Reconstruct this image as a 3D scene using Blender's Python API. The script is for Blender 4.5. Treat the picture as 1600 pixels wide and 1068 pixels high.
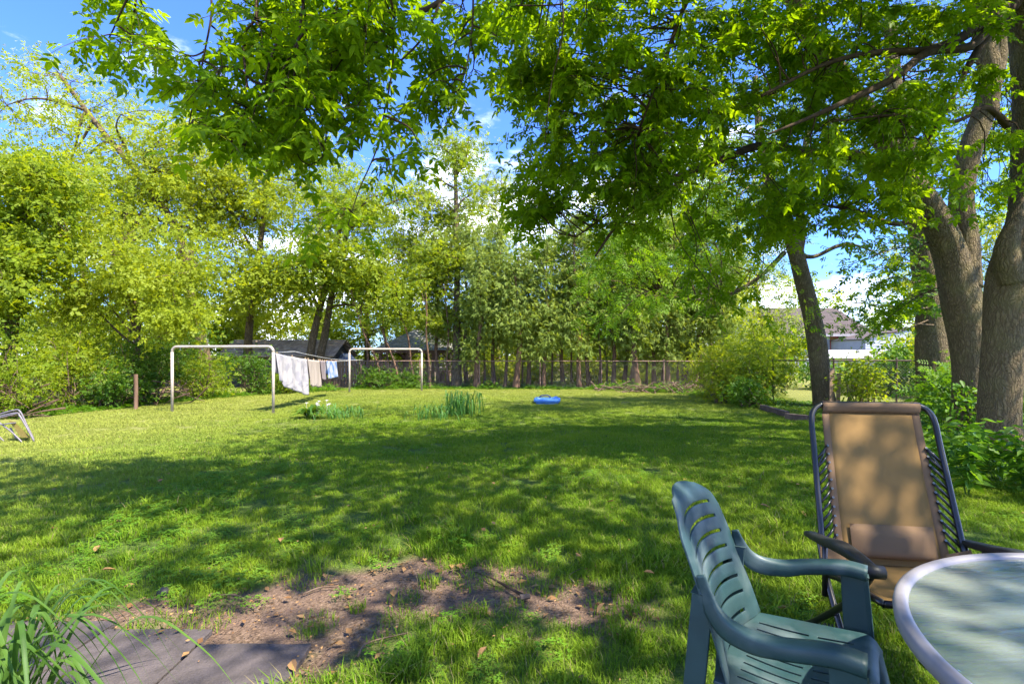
import bpy, math, random
import numpy as np
from mathutils import Vector, Matrix
from mathutils import noise as mnoise

for o in list(bpy.data.objects): bpy.data.objects.remove(o)
SC = bpy.context.scene
COL = SC.collection
R = math.radians
random.seed(7)
RNG = np.random.default_rng(7)

# ------------------------------------------------------------------ camera, sky, sun, exposure
CAM_H = 1.28
cam_d = bpy.data.cameras.new('camera'); cam = bpy.data.objects.new('camera', cam_d); COL.objects.link(cam)
cam.location = (0, 0, CAM_H); cam.rotation_euler = (R(90), 0, 0)
cam_d.sensor_width = 36; cam_d.lens = 18; cam_d.shift_y = 0.01125
cam_d.clip_start = 0.05; cam_d.clip_end = 2000
SC.camera = cam
SUN_EL, SUN_AZ = R(56), R(122)
SUNV = Vector((math.sin(SUN_AZ)*math.cos(SUN_EL), math.cos(SUN_AZ)*math.cos(SUN_EL), math.sin(SUN_EL)))
w = bpy.data.worlds.new('World'); SC.world = w; w.use_nodes = True
nt = w.node_tree; nt.nodes.clear()
n_out = nt.nodes.new('ShaderNodeOutputWorld'); n_bg = nt.nodes.new('ShaderNodeBackground')
n_sky = nt.nodes.new('ShaderNodeTexSky'); n_sky.sky_type = 'NISHITA'; n_sky.sun_disc = False
n_sky.sun_elevation = SUN_EL; n_sky.sun_rotation = SUN_AZ
n_sky.air_density = 1.0; n_sky.dust_density = 0.4; n_sky.ozone_density = 2.2
n_bg.inputs['Strength'].default_value = 0.15
n_tc = nt.nodes.new('ShaderNodeTexCoord'); n_map = nt.nodes.new('ShaderNodeMapping'); n_map.inputs['Scale'].default_value = (1, 1, 2.6)
n_no = nt.nodes.new('ShaderNodeTexNoise'); n_no.inputs['Scale'].default_value = 2.3; n_no.inputs['Detail'].default_value = 9; n_no.inputs['Roughness'].default_value = 0.6
n_sep = nt.nodes.new('ShaderNodeSeparateXYZ')
n_hz = nt.nodes.new('ShaderNodeMapRange'); n_hz.inputs['From Min'].default_value = 0.0; n_hz.inputs['From Max'].default_value = 0.55; n_hz.inputs['To Min'].default_value = 0.10; n_hz.inputs['To Max'].default_value = -0.06
n_add = nt.nodes.new('ShaderNodeMath'); n_add.operation = 'ADD'
n_rmp = nt.nodes.new('ShaderNodeMapRange'); n_rmp.interpolation_type = 'SMOOTHSTEP'; n_rmp.inputs['From Min'].default_value = 0.53; n_rmp.inputs['From Max'].default_value = 0.74
n_mix = nt.nodes.new('ShaderNodeMix'); n_mix.data_type = 'RGBA'
n_mix.inputs['B'].default_value = (7.5, 7.4, 7.5, 1)
n_tint = nt.nodes.new('ShaderNodeMix'); n_tint.data_type = 'RGBA'; n_tint.blend_type = 'MULTIPLY'; n_tint.inputs['Factor'].default_value = 1; n_tint.inputs['B'].default_value = (.17, .26, .50, 1)
L = nt.links.new
L(n_tc.outputs['Generated'], n_map.inputs['Vector']); L(n_map.outputs[0], n_no.inputs['Vector'])
L(n_tc.outputs['Generated'], n_sep.inputs[0]); L(n_sep.outputs['Z'], n_hz.inputs['Value'])
L(n_no.outputs['Fac'], n_add.inputs[0]); L(n_hz.outputs[0], n_add.inputs[1]); L(n_add.outputs[0], n_rmp.inputs['Value'])
L(n_rmp.outputs[0], n_mix.inputs['Factor']); L(n_sky.outputs[0], n_tint.inputs['A']); L(n_tint.outputs['Result'], n_mix.inputs['A']); L(n_mix.outputs['Result'], n_bg.inputs['Color'])
L(n_bg.outputs[0], n_out.inputs[0])
sd = bpy.data.lights.new('sun', 'SUN'); sun = bpy.data.objects.new('sun', sd); COL.objects.link(sun)
sd.energy = 2.3; sd.angle = R(0.53); sd.color = (1.0, 0.92, 0.76)
sun.rotation_euler = SUNV.to_track_quat('Z', 'Y').to_euler(); sun.location = (20, -8, 30)
SC.view_settings.view_transform = 'Standard'; SC.view_settings.look = 'None'
SC.view_settings.gamma = 1.0; SC.view_settings.use_curve_mapping = False
SC.view_settings.exposure = 2.78
SC.render.engine = 'CYCLES'
SC.cycles.use_denoising = True
SC.cycles.max_bounces = 7; SC.cycles.diffuse_bounces = 4; SC.cycles.glossy_bounces = 3
SC.cycles.transmission_bounces = 6; SC.cycles.transparent_max_bounces = 6
SC.cycles.sample_clamp_indirect = 6.0
SC.cycles.caustics_reflective = False; SC.cycles.caustics_refractive = False

# ------------------------------------------------------------------ helpers
F = 800.0; HY = 552.0
def gz(y):
    t = min(max((y-4)/6.0, 0), 1); z = -0.27*t*t*(3-2*t)
    t2 = min(max((y-23)/5.0, 0), 1); return z - 0.13*t2*t2*(3-2*t2)
def gz_np(y):
    t = np.clip((y-4)/6.0, 0, 1); z = -0.27*t*t*(3-2*t)
    t2 = np.clip((y-23)/5.0, 0, 1); return z - 0.13*t2*t2*(3-2*t2)
def at(px, py, d): return Vector(((px-800)/F*d, d, CAM_H-(py-HY)/F*d))
def gp(px, py):                      # the ground point seen at photo pixel px, py
    d = 2.0
    for _ in range(40): d = (CAM_H-gz(d))*F/(py-HY)
    return Vector(((px-800)/F*d, d, gz(d)))
def gr(x, y): return Vector((x, y, gz(y)))

def tag(o, label=None, cat=None, group=None, kind=None):
    if label: o['label'] = label
    if cat: o['category'] = cat
    if group: o['group'] = group
    if kind: o['kind'] = kind
    return o
def thing(name, label, cat, loc=(0, 0, 0), rz=0, group=None):
    o = bpy.data.objects.new(name, None); COL.objects.link(o)
    o.location = loc; o.rotation_euler = (0, 0, rz); o.empty_display_size = 0.2
    return tag(o, label, cat, group)

class MB:
    """collects polygons; build() links them as one mesh object"""
    def __init__(s): s.v = []; s.f = []; s.n = 0
    def add(s, v, f):
        v = np.asarray(v, dtype=np.float64).reshape(-1, 3)
        s.v.append(v); s.f.extend([tuple(i+s.n for i in q) for q in f]); s.n += len(v); return s
    def box(s, c, size, rot=None, bev=0):
        x, y, z = size[0]/2, size[1]/2, size[2]/2
        v = np.array([(-x,-y,-z),(x,-y,-z),(x,y,-z),(-x,y,-z),(-x,-y,z),(x,-y,z),(x,y,z),(-x,y,z)])
        if rot is not None: v = v @ np.array(rot.to_3x3()).T
        return s.add(v+np.array(c), [(0,3,2,1),(4,5,6,7),(0,1,5,4),(1,2,6,5),(2,3,7,6),(3,0,4,7)])
    def beam(s, a, b, wd, ht, up=(0, 0, 1)):
        a = Vector(a); b = Vector(b); d = b-a; ln = d.length; d.normalize()
        u = Vector(up); sx = d.cross(u)
        if sx.length < 1e-4: sx = Vector((1, 0, 0))
        sx.normalize(); u = sx.cross(d)
        m = Matrix((sx, d, u)).transposed()
        return s.box((a+b)/2, (wd, ln, ht), m)
    def tube(s, pts, rad, sides=8, cap=True, disp=None):
        P = np.array([tuple(p) for p in pts], dtype=float); n = len(P)
        rad = np.full(n, rad, dtype=float) if np.isscalar(rad) else np.array(rad, dtype=float)
        T = np.gradient(P, axis=0); T /= np.linalg.norm(T, axis=1)[:, None]+1e-9
        ref = np.array([0, 0, 1.0]) if abs(T[0][2]) < 0.9 else np.array([1.0, 0, 0])
        U = np.zeros_like(P); u = np.cross(T[0], ref); u /= np.linalg.norm(u)
        for i in range(n):
            u = u - T[i]*np.dot(u, T[i]); u /= np.linalg.norm(u)+1e-9; U[i] = u
        W = np.cross(T, U)
        a = np.linspace(0, 2*math.pi, sides, endpoint=False)
        rr = rad[:, None]*np.ones(sides)[None]
        if disp is not None: rr = rr*disp(P, a)
        V = P[:, None]+rr[..., None]*(U[:, None]*np.cos(a)[None, :, None]+W[:, None]*np.sin(a)[None, :, None])
        f = []
        for i in range(n-1):
            for j in range(sides):
                k = (j+1) % sides
                f.append((i*sides+j, (i+1)*sides+j, (i+1)*sides+k, i*sides+k))
        if cap:
            f.append(tuple(range(sides))); f.append(tuple((n-1)*sides+j for j in reversed(range(sides))))
        return s.add(V.reshape(-1, 3), f)
    def lathe(s, prof, c=(0, 0, 0), seg=24):
        v = []; f = []
        for r, z in prof:
            for j in range(seg):
                t = 2*math.pi*j/seg; v.append((c[0]+r*math.cos(t), c[1]+r*math.sin(t), c[2]+z))
        for i in range(len(prof)-1):
            for j in range(seg):
                k = (j+1) % seg; f.append((i*seg+j, i*seg+k, (i+1)*seg+k, (i+1)*seg+j))
        return s.add(v, f)
    def build(s, name, mat, parent=None, smooth=False, loc=None, bevel=0):
        me = bpy.data.meshes.new(name)
        v = np.concatenate(s.v) if s.v else np.zeros((0, 3))
        if loc is not None: v = v-np.array(tuple(loc))
        me.from_pydata(v.tolist(), [], s.f); me.materials.append(mat)
        if smooth: me.polygons.foreach_set('use_smooth', [True]*len(me.polygons))
        me.update()
        o = bpy.data.objects.new(name, me); COL.objects.link(o)
        if loc is not None: o.location = loc
        if parent: o.parent = parent
        if bevel:
            b = o.modifiers.new('bevel', 'BEVEL'); b.width = bevel; b.segments = 2; b.limit_method = 'ANGLE'; b.angle_limit = R(35)
        return o

def crom(pts, k=6):
    """smooth curve through points (tuples of any length)"""
    P = np.array([tuple(p) for p in pts], dtype=float)
    Q = np.vstack([2*P[0]-P[1], P, 2*P[-1]-P[-2]]); out = []
    for i in range(1, len(Q)-2):
        for j in range(k):
            t = j/k
            out.append(0.5*((2*Q[i])+(-Q[i-1]+Q[i+1])*t+(2*Q[i-1]-5*Q[i]+4*Q[i+1]-Q[i+2])*t*t+(-Q[i-1]+3*Q[i]-3*Q[i+1]+Q[i+2])*t**3))
    out.append(P[-1]); return np.array(out)

def norm(a): return a/(np.linalg.norm(a, axis=1)[:, None]+1e-9)
def leaf_object(name, P, D, N, S, tpl, mat, parent=None, tint=None, kind=None, loc=None):
    """one mesh with many leaves: template verts (x across, y along the leaf, z out of it)"""
    tv, tf = tpl; tv = np.array(tv, dtype=float); tf = np.array(tf, dtype=np.int64)
    n = len(P); m = len(tv); k = tf.shape[1]
    D = norm(D); B = norm(np.cross(D, N)); N = np.cross(B, D)
    V = P[:, None]+S[:, None, None]*(tv[None, :, 0, None]*B[:, None]+tv[None, :, 1, None]*D[:, None]+tv[None, :, 2, None]*N[:, None])
    if loc is not None: V = V-np.array(tuple(loc))
    idx = (tf[None]+(np.arange(n)*m)[:, None, None]).reshape(-1)
    me = bpy.data.meshes.new(name)
    me.vertices.add(n*m); me.vertices.foreach_set('co', V.astype(np.float32).ravel())
    nf = n*len(tf); me.loops.add(nf*k); me.loops.foreach_set('vertex_index', idx.astype(np.int32))
    me.polygons.add(nf); me.polygons.foreach_set('loop_start', (np.arange(nf)*k).astype(np.int32))
    at_ = me.attributes.new('tint', 'FLOAT', 'FACE')
    if tint is None: tint = RNG.random(n)
    at_.data.foreach_set('value', np.repeat(tint, len(tf)).astype(np.float32))
    me.materials.append(mat); me.update(calc_edges=True)
    o = bpy.data.objects.new(name, me); COL.objects.link(o)
    if loc is not None: o.location = loc
    if parent: o.parent = parent
    if kind: o['kind'] = kind
    return o

# leaf templates -------------------------------------------------
def leaflet(off, ang, size, wid=0.5, cup=0.06, full=True, droop=0.0):
    """one pointed leaflet: two folded halves"""
    h = wid/2
    v = [(0, 0, 0), (h*0.85, 0.28, cup), (h*0.8, 0.6, cup*.7-droop*.4), (0, 1, -0.08-droop), (-h*0.8, 0.6, cup*.7-droop*.4), (-h*0.85, 0.28, cup)] if full else \
        [(0, 0, 0), (h, 0.45, cup), (0, 1, -0.05-droop), (-h, 0.45, cup)]
    f = [(0, 1, 2, 3), (0, 3, 4, 5)] if full else [(0, 1, 2), (0, 2, 3)]
    c, s_ = math.cos(ang), math.sin(ang)
    v = [(off[0]+size*(x*c+y*s_), off[1]+size*(-x*s_+y*c), off[2]+size*z) for x, y, z in v]
    return v, f
def join(parts):
    v = []; f = []
    for a, b in parts: f += [tuple(i+len(v) for i in q) for q in b]; v += a
    return v, f
def stalk(l, wd=0.012): return [(-wd, 0, 0), (wd, 0, 0), (wd*.6, l, 0), (-wd*.6, l, 0)], [(0, 1, 2, 3)]
T_MAPLE = join([stalk(.6), leaflet((0, .56, 0), 0, .5, .55, droop=.1), leaflet((0, .5, 0), 1.0, .42, .5, droop=.12), leaflet((0, .5, 0), -1.05, .42, .5, droop=.12),
                leaflet((0, .3, 0), 1.25, .36, .5, droop=.12), leaflet((0, .28, 0), -1.2, .36, .5, droop=.12)])
T_MAPLE2 = join([leaflet((0, .5, 0), 0, .55, .6, full=False), leaflet((0, .42, 0), 1.05, .45, .6, full=False), leaflet((0, .42, 0), -1.05, .45, .6, full=False)])
T_SPRIG = join([leaflet((0, .3, 0), 0.1, .6, .6, full=False), leaflet((0, .1, .02), 1.1, .5, .6, full=False), leaflet((0, .15, 0), -1.2, .5, .6, full=False)])
T_PINN = join([leaflet((0, y, 0), a*s_, .30, .4, full=False) for y, a in ((.1, 1.2), (.3, 1.15), (.5, 1.1), (.7, .9)) for s_ in (1, -1)]+[leaflet((0, .75, 0), 0, .3, .4, full=False)])
T_CEDAR = join([leaflet((0, 0, 0), .1, 1., .16, full=False), leaflet((0, .2, 0), .6, .6, .2, full=False), leaflet((0, .25, 0), -.6, .6, .2, full=False), leaflet((0, .5, 0), .5, .4, .22, full=False)])
T_ONE = leaflet((0, 0, 0), 0, 1, .55, full=False)
T_LEAF = leaflet((0, 0, 0), 0, 1, .58, cup=.08, droop=.12)
T_BROAD = join([leaflet((0, 0, 0), 0, 1, .7, cup=.1, droop=.15)])
T_SEED = join([leaflet((0, 0, 0), a, 1, .18, full=False) for a in (.12, -.15)])

# ------------------------------------------------------------------ materials
def new_mat(name):
    m = bpy.data.materials.new(name); m.use_nodes = True; m.node_tree.nodes.clear()
    return m, m.node_tree.nodes, m.node_tree.links.new
def rgba(c): return (c[0], c[1], c[2], 1)
def leaf_mat(name, c1, c2, trans=0.42, rough=0.5, spec=0.35, tcol=None):
    m, N, L = new_mat(name)
    o = N.new('ShaderNodeOutputMaterial'); p = N.new('ShaderNodeBsdfPrincipled'); t = N.new('ShaderNodeBsdfTranslucent'); mx = N.new('ShaderNodeMixShader')
    a = N.new('ShaderNodeAttribute'); a.attribute_name = 'tint'
    c = N.new('ShaderNodeMix'); c.data_type = 'RGBA'; c.inputs['A'].default_value = rgba(c1); c.inputs['B'].default_value = rgba(c2)
    L(a.outputs['Fac'], c.inputs['Factor'])
    L(c.outputs['Result'], p.inputs['Base Color']); p.inputs['Roughness'].default_value = rough; p.inputs['Specular IOR Level'].default_value = spec
    g = N.new('ShaderNodeMix'); g.data_type = 'RGBA'; g.blend_type = 'MULTIPLY'; g.inputs['Factor'].default_value = 1; g.inputs['B'].default_value = rgba(tcol or (2.1, 1.8, .5))
    L(c.outputs['Result'], g.inputs['A']); L(g.outputs['Result'], t.inputs['Color'])
    mx.inputs[0].default_value = trans; L(p.outputs[0], mx.inputs[1]); L(t.outputs[0], mx.inputs[2]); L(mx.outputs[0], o.inputs[0])
    return m
def plain(name, col, rough=0.6, col2=None, scale=8, spec=0.4, bump=0.0, bscale=60, metal=0, stretch=(1, 1, 1), lo=.4, hi=.65, detail=6):
    m, N, L = new_mat(name)
    o = N.new('ShaderNodeOutputMaterial'); p = N.new('ShaderNodeBsdfPrincipled')
    p.inputs['Roughness'].default_value = rough; p.inputs['Specular IOR Level'].default_value = spec; p.inputs['Metallic'].default_value = metal
    tc = N.new('ShaderNodeTexCoord'); mp = N.new('ShaderNodeMapping'); mp.inputs['Scale'].default_value = stretch; L(tc.outputs['Object'], mp.inputs['Vector'])
    if col2 is not None:
        n = N.new('ShaderNodeTexNoise'); n.inputs['Scale'].default_value = scale; n.inputs['Detail'].default_value = detail; n.inputs['Roughness'].default_value = .65
        L(mp.outputs[0], n.inputs['Vector'])
        r = N.new('ShaderNodeMapRange'); r.inputs['From Min'].default_value = lo; r.inputs['From Max'].default_value = hi; L(n.outputs['Fac'], r.inputs['Value'])
        c = N.new('ShaderNodeMix'); c.data_type = 'RGBA'; c.inputs['A'].default_value = rgba(col); c.inputs['B'].default_value = rgba(col2)
        L(r.outputs[0], c.inputs['Factor']); L(c.outputs['Result'], p.inputs['Base Color'])
    else: p.inputs['Base Color'].default_value = rgba(col)
    if bump:
        n2 = N.new('ShaderNodeTexNoise'); n2.inputs['Scale'].default_value = bscale; n2.inputs['Detail'].default_value = 5; L(mp.outputs[0], n2.inputs['Vector'])
        b = N.new('ShaderNodeBump'); b.inputs['Strength'].default_value = bump; b.inputs['Distance'].default_value = 0.01
        L(n2.outputs['Fac'], b.inputs['Height']); L(b.outputs[0], p.inputs['Normal'])
    L(p.outputs[0], o.inputs[0]); return m
def bark_mat(name, dark, light, scale=9, strength=1.0):
    m, N, L = new_mat(name)
    o = N.new('ShaderNodeOutputMaterial'); p = N.new('ShaderNodeBsdfPrincipled'); p.inputs['Roughness'].default_value = .9; p.inputs['Specular IOR Level'].default_value = .15
    tc = N.new('ShaderNodeTexCoord'); mp = N.new('ShaderNodeMapping'); mp.inputs['Scale'].default_value = (1, 1, .17)
    wv = N.new('ShaderNodeTexNoise'); wv.inputs['Scale'].default_value = 5; wv.inputs['Detail'].default_value = 3
    ad = N.new('ShaderNodeVectorMath'); ad.operation = 'MULTIPLY_ADD'; ad.inputs[1].default_value = (.16, .16, .16)
    L(tc.outputs['Object'], wv.inputs['Vector']); L(wv.outputs['Color'], ad.inputs[0]); L(tc.outputs['Object'], ad.inputs[2]); L(ad.outputs[0], mp.inputs['Vector'])
    vo = N.new('ShaderNodeTexVoronoi'); vo.feature = 'DISTANCE_TO_EDGE'; vo.inputs['Scale'].default_value = scale*2.6; L(mp.outputs[0], vo.inputs['Vector'])
    no = N.new('ShaderNodeTexNoise'); no.inputs['Scale'].default_value = scale*4; no.inputs['Detail'].default_value = 8; no.inputs['Roughness'].default_value = .7; L(mp.outputs[0], no.inputs['Vector'])
    r = N.new('ShaderNodeMapRange'); r.inputs['From Min'].default_value = 0.0; r.inputs['From Max'].default_value = .22; L(vo.outputs['Distance'], r.inputs['Value'])
    mu = N.new('ShaderNodeMath'); mu.operation = 'MULTIPLY'; L(r.outputs[0], mu.inputs[0])
    r2 = N.new('ShaderNodeMapRange'); r2.inputs['From Min'].default_value = .2; r2.inputs['From Max'].default_value = .75; L(no.outputs['Fac'], r2.inputs['Value']); L(r2.outputs[0], mu.inputs[1])
    mm = N.new('ShaderNodeMath'); mm.operation = 'ADD'; L(mu.outputs[0], mm.inputs[0])
    mq = N.new('ShaderNodeMath'); mq.operation = 'MULTIPLY'; mq.inputs[1].default_value = .35; L(r2.outputs[0], mq.inputs[0]); L(mq.outputs[0], mm.inputs[1])
    c = N.new('ShaderNodeMix'); c.data_type = 'RGBA'; c.inputs['A'].default_value = rgba(dark); c.inputs['B'].default_value = rgba(light); L(mm.outputs[0], c.inputs['Factor'])
    big = N.new('ShaderNodeTexNoise'); big.inputs['Scale'].default_value = 2.2; big.inputs['Detail'].default_value = 4; L(tc.outputs['Object'], big.inputs['Vector'])
    rb = N.new('ShaderNodeMapRange'); rb.inputs['From Min'].default_value = .5; rb.inputs['From Max'].default_value = .75; rb.inputs['To Max'].default_value = .45; L(big.outputs['Fac'], rb.inputs['Value'])
    c2 = N.new('ShaderNodeMix'); c2.data_type = 'RGBA'; c2.inputs['B'].default_value = (light[0]*.75, light[1]*.95, light[2]*.6, 1); L(rb.outputs[0], c2.inputs['Factor']); L(c.outputs['Result'], c2.inputs['A'])
    L(c2.outputs['Result'], p.inputs['Base Color'])
    b = N.new('ShaderNodeBump'); b.inputs['Strength'].default_value = strength; b.inputs['Distance'].default_value = .06; L(mm.outputs[0], b.inputs['Height']); L(b.outputs[0], p.inputs['Normal'])
    L(p.outputs[0], o.inputs[0]); return m

M = {}
M['maple'] = leaf_mat('maple_leaf', (.085, .18, .004), (.17, .27, .007), .62, .5, .12)
M['locust'] = leaf_mat('locust_leaf', (.09, .20, .009), (.16, .27, .012), .5, .5, .2)
M['yellow'] = leaf_mat('yellow_green_leaf', (.17, .235, .014), (.28, .34, .025), .5, .5, .2)
M['mid'] = leaf_mat('mid_green_leaf', (.12, .20, .011), (.24, .30, .022), .52, .5, .2)
M['deep'] = leaf_mat('deep_green_leaf', (.04, .11, .010), (.10, .18, .015), .42, .5, .25)
M['cedar'] = leaf_mat('cedar_spray', (.12, .19, .03), (.26, .33, .07), .45, .6, .2)
M['weed'] = leaf_mat('weed_leaf', (.05, .135, .009), (.11, .22, .016), .45, .5, .25)
M['grass'] = None
M['iris'] = leaf_mat('iris_blade', (.05, .15, .03), (.10, .23, .045), .4)
M['blade'] = leaf_mat('long_blade', (.05, .12, .02), (.10, .19, .035), .38, .5, .25)
M['dry'] = leaf_mat('dry_leaf', (.14, .07, .03), (.34, .20, .09), .15, .8, .1, (1.2, 1, .7))
M['bark'] = bark_mat('bark', (.075, .052, .03), (.30, .23, .13), 10, .9)
M['bark_mid'] = bark_mat('bark_mid', (.05, .033, .02), (.20, .145, .085), 5, .7)
M['bark_red'] = plain('bark_red', (.10, .06, .04), .9, (.21, .125, .08), 14, .1, .6, 30, stretch=(1, 1, .3))
M['twig'] = plain('twig', (.04, .026, .016), .9, (.075, .05, .032), 10, .1)
M['brush_dark'] = plain('brush_dark', (.07, .045, .03), .9, (.15, .10, .07), 10, .1)
M['brush'] = plain('brush', (.10, .065, .045), .9, (.19, .135, .10), 10, .1)

# ------------------------------------------------------------------ ground
SOIL = [gp(x, y)[:2]+(rx, ry, a) for x, y, rx, ry, a in (
    (330, 955, .45, .20, 1.), (430, 945, .45, .26, 1.), (520, 905, .4, .3, .85), (620, 935, .35, .25, .8), (640, 885, .5, .22, .6), (720, 905, .4, .25, .6),
    (800, 905, .40, .24, .6), (880, 935, .4, .22, .75), (930, 965, .3, .18, .7), (790, 985, .35, .14, .55), (400, 1000, .4, .22, 1.0), (430, 1050, .22, .25, 1.1),
    (300, 985, .5, .15, 1.0), (700, 960, .25, .12, .55), (1010, 960, .25, .2, .5), (880, 1010, .3, .15, .55), (130, 965, .4, .07, .8), (590, 985, .2, .1, .4),
    (1040, 1040, .2, .12, .5), (230, 712, .5, .25, .35), (110, 735, .5, .25, .3), (480, 1000, .18, .25, .8))]
def soil_np(x, y):
    s = np.zeros_like(x)
    for cx, cy, rx, ry, a in SOIL: s += a*np.exp(-((x-cx)/rx)**2-((y-cy)/ry)**2)
    return np.clip(s, 0, 1.3)
_nc = {}
def vnoise(x, y, sc, seed=0):
    """smooth value noise, vectorised"""
    r = np.random.default_rng(seed).random((256, 256))
    X = x*sc+seed*7.3+1000; Y = y*sc+seed*3.1+1000
    xi = np.floor(X).astype(int); yi = np.floor(Y).astype(int); fx = X-xi; fy = Y-yi
    fx = fx*fx*(3-2*fx); fy = fy*fy*(3-2*fy)
    g = lambda a, b: r[a % 256, b % 256]
    return (g(xi, yi)*(1-fx)+g(xi+1, yi)*fx)*(1-fy)+(g(xi, yi+1)*(1-fx)+g(xi+1, yi+1)*fx)*fy
def soil_mask(x, y):
    s = soil_np(x, y)+(vnoise(x, y, 3.2, 3)-.5)*.95+(vnoise(x, y, 9, 4)-.5)*.7
    return np.clip((s-.50)/.5, 0, 1)*np.clip(soil_np(x, y)*5, 0, 1)

def axis(*segs):
    out = []
    for a, b, st in segs: out += list(np.arange(a, b, st))
    return np.array(out+[segs[-1][1]])
gx = axis((-300, -40, 20), (-40, -8, 1.), (-8, -4, .25), (-4, 4, .055), (4, 8, .25), (8, 40, 1.), (40, 300, 20))
gy = axis((-60, -4, 4), (-4, 1.2, .4), (1.2, 5.5, .055), (5.5, 12, .25), (12, 40, 1.), (40, 500, 20))
GX, GY = np.meshgrid(gx, gy)
sm = soil_mask(GX, GY)
near = np.exp(-((GX)/5)**2-((GY-3)/4)**2)
GZ = gz_np(GY)+near*((vnoise(GX, GY, 6, 11)-.5)*.012+(vnoise(GX, GY, 22, 12)-.5)*.012*(.3+sm))-sm*.006
GZ = np.where((GX < -.80) & (GY < 2.46) & (GX > -3.5) & (GY > .2), np.minimum(GZ, -.012), GZ)
nx, ny = len(gx), len(gy)
me = bpy.data.meshes.new('lawn'); V = np.stack([GX, GY, GZ], -1).reshape(-1, 3)
ii = (np.arange(ny-1)[:, None]*nx+np.arange(nx-1)[None]).reshape(-1)
Q = np.stack([ii, ii+1, ii+nx+1, ii+nx], -1)
me.vertices.add(len(V)); me.vertices.foreach_set('co', V.astype(np.float32).ravel())
me.loops.add(Q.size); me.loops.foreach_set('vertex_index', Q.astype(np.int32).ravel()); me.polygons.add(len(Q)); me.polygons.foreach_set('loop_start', (np.arange(len(Q))*4).astype(np.int32))
a_ = me.attributes.new('soil', 'FLOAT', 'POINT'); a_.data.foreach_set('value', sm.astype(np.float32).ravel())
me.update(calc_edges=True); me.polygons.foreach_set('use_smooth', [True]*len(me.polygons))
lawn = bpy.data.objects.new('lawn', me); COL.objects.link(lawn); tag(lawn, 'green back garden lawn with a bare earth patch in front', kind='structure')

def pos_noise(N, L, scale, detail=4, lo=.35, hi=.65):
    g = N.new('ShaderNodeNewGeometry'); n = N.new('ShaderNodeTexNoise'); n.inputs['Scale'].default_value = scale; n.inputs['Detail'].default_value = detail; L(g.outputs['Position'], n.inputs['Vector'])
    r = N.new('ShaderNodeMapRange'); r.inputs['From Min'].default_value = lo; r.inputs['From Max'].default_value = hi; L(n.outputs['Fac'], r.inputs['Value']); return r.outputs[0]
def sunlit_tint(N, L):  # sunlit tone put into the lawn colour, straw yellow towards left and back
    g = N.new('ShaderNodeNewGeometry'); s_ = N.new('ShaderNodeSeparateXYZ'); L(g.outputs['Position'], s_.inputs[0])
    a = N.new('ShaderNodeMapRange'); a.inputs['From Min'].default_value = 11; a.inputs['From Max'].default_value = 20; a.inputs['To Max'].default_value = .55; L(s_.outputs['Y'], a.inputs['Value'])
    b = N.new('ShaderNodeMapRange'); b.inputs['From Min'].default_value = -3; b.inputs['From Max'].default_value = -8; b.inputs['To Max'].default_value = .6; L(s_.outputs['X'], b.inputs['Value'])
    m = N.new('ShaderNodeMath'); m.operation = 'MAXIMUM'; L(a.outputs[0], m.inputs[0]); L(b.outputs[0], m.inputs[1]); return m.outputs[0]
def mixc(N, L, f, a, b):
    c = N.new('ShaderNodeMix'); c.data_type = 'RGBA'
    for k, v in (('A', a), ('B', b)):
        if isinstance(v, tuple): c.inputs[k].default_value = rgba(v)
        else: L(v, c.inputs[k])
    L(f, c.inputs['Factor']); return c.outputs['Result']
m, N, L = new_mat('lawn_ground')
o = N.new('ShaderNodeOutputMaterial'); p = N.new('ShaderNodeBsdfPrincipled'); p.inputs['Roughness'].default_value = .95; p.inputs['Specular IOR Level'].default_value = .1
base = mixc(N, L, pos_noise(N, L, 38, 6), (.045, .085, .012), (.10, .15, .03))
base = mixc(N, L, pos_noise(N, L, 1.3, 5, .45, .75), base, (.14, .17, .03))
base = mixc(N, L, sunlit_tint(N, L), base, (.30, .28, .09))
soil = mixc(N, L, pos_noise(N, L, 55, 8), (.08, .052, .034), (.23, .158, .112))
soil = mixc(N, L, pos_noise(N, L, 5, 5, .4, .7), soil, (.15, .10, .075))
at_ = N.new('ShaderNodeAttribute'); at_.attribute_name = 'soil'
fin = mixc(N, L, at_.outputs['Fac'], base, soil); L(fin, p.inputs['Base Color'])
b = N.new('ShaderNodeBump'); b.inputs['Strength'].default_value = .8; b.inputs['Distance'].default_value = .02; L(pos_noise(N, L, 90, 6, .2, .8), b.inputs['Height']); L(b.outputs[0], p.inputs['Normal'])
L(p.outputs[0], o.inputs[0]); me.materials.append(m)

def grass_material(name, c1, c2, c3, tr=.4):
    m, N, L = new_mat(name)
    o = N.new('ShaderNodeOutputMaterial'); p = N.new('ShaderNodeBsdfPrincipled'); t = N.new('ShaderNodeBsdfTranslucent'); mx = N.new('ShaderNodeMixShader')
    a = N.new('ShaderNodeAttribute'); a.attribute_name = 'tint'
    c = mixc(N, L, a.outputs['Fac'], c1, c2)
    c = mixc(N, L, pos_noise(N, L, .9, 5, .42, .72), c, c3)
    c = mixc(N, L, sunlit_tint(N, L), c, (.40, .40, .10))
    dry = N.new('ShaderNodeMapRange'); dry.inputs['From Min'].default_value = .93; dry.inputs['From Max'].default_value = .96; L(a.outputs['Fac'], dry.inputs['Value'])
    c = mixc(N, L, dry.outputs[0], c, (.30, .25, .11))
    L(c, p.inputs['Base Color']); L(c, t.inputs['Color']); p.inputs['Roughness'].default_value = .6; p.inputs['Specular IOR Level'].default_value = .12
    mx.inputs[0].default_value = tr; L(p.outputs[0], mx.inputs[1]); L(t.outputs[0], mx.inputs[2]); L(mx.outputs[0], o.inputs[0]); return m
M['grass'] = grass_material('grass', (.095, .195, .010), (.185, .29, .016), (.25, .34, .02))
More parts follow.
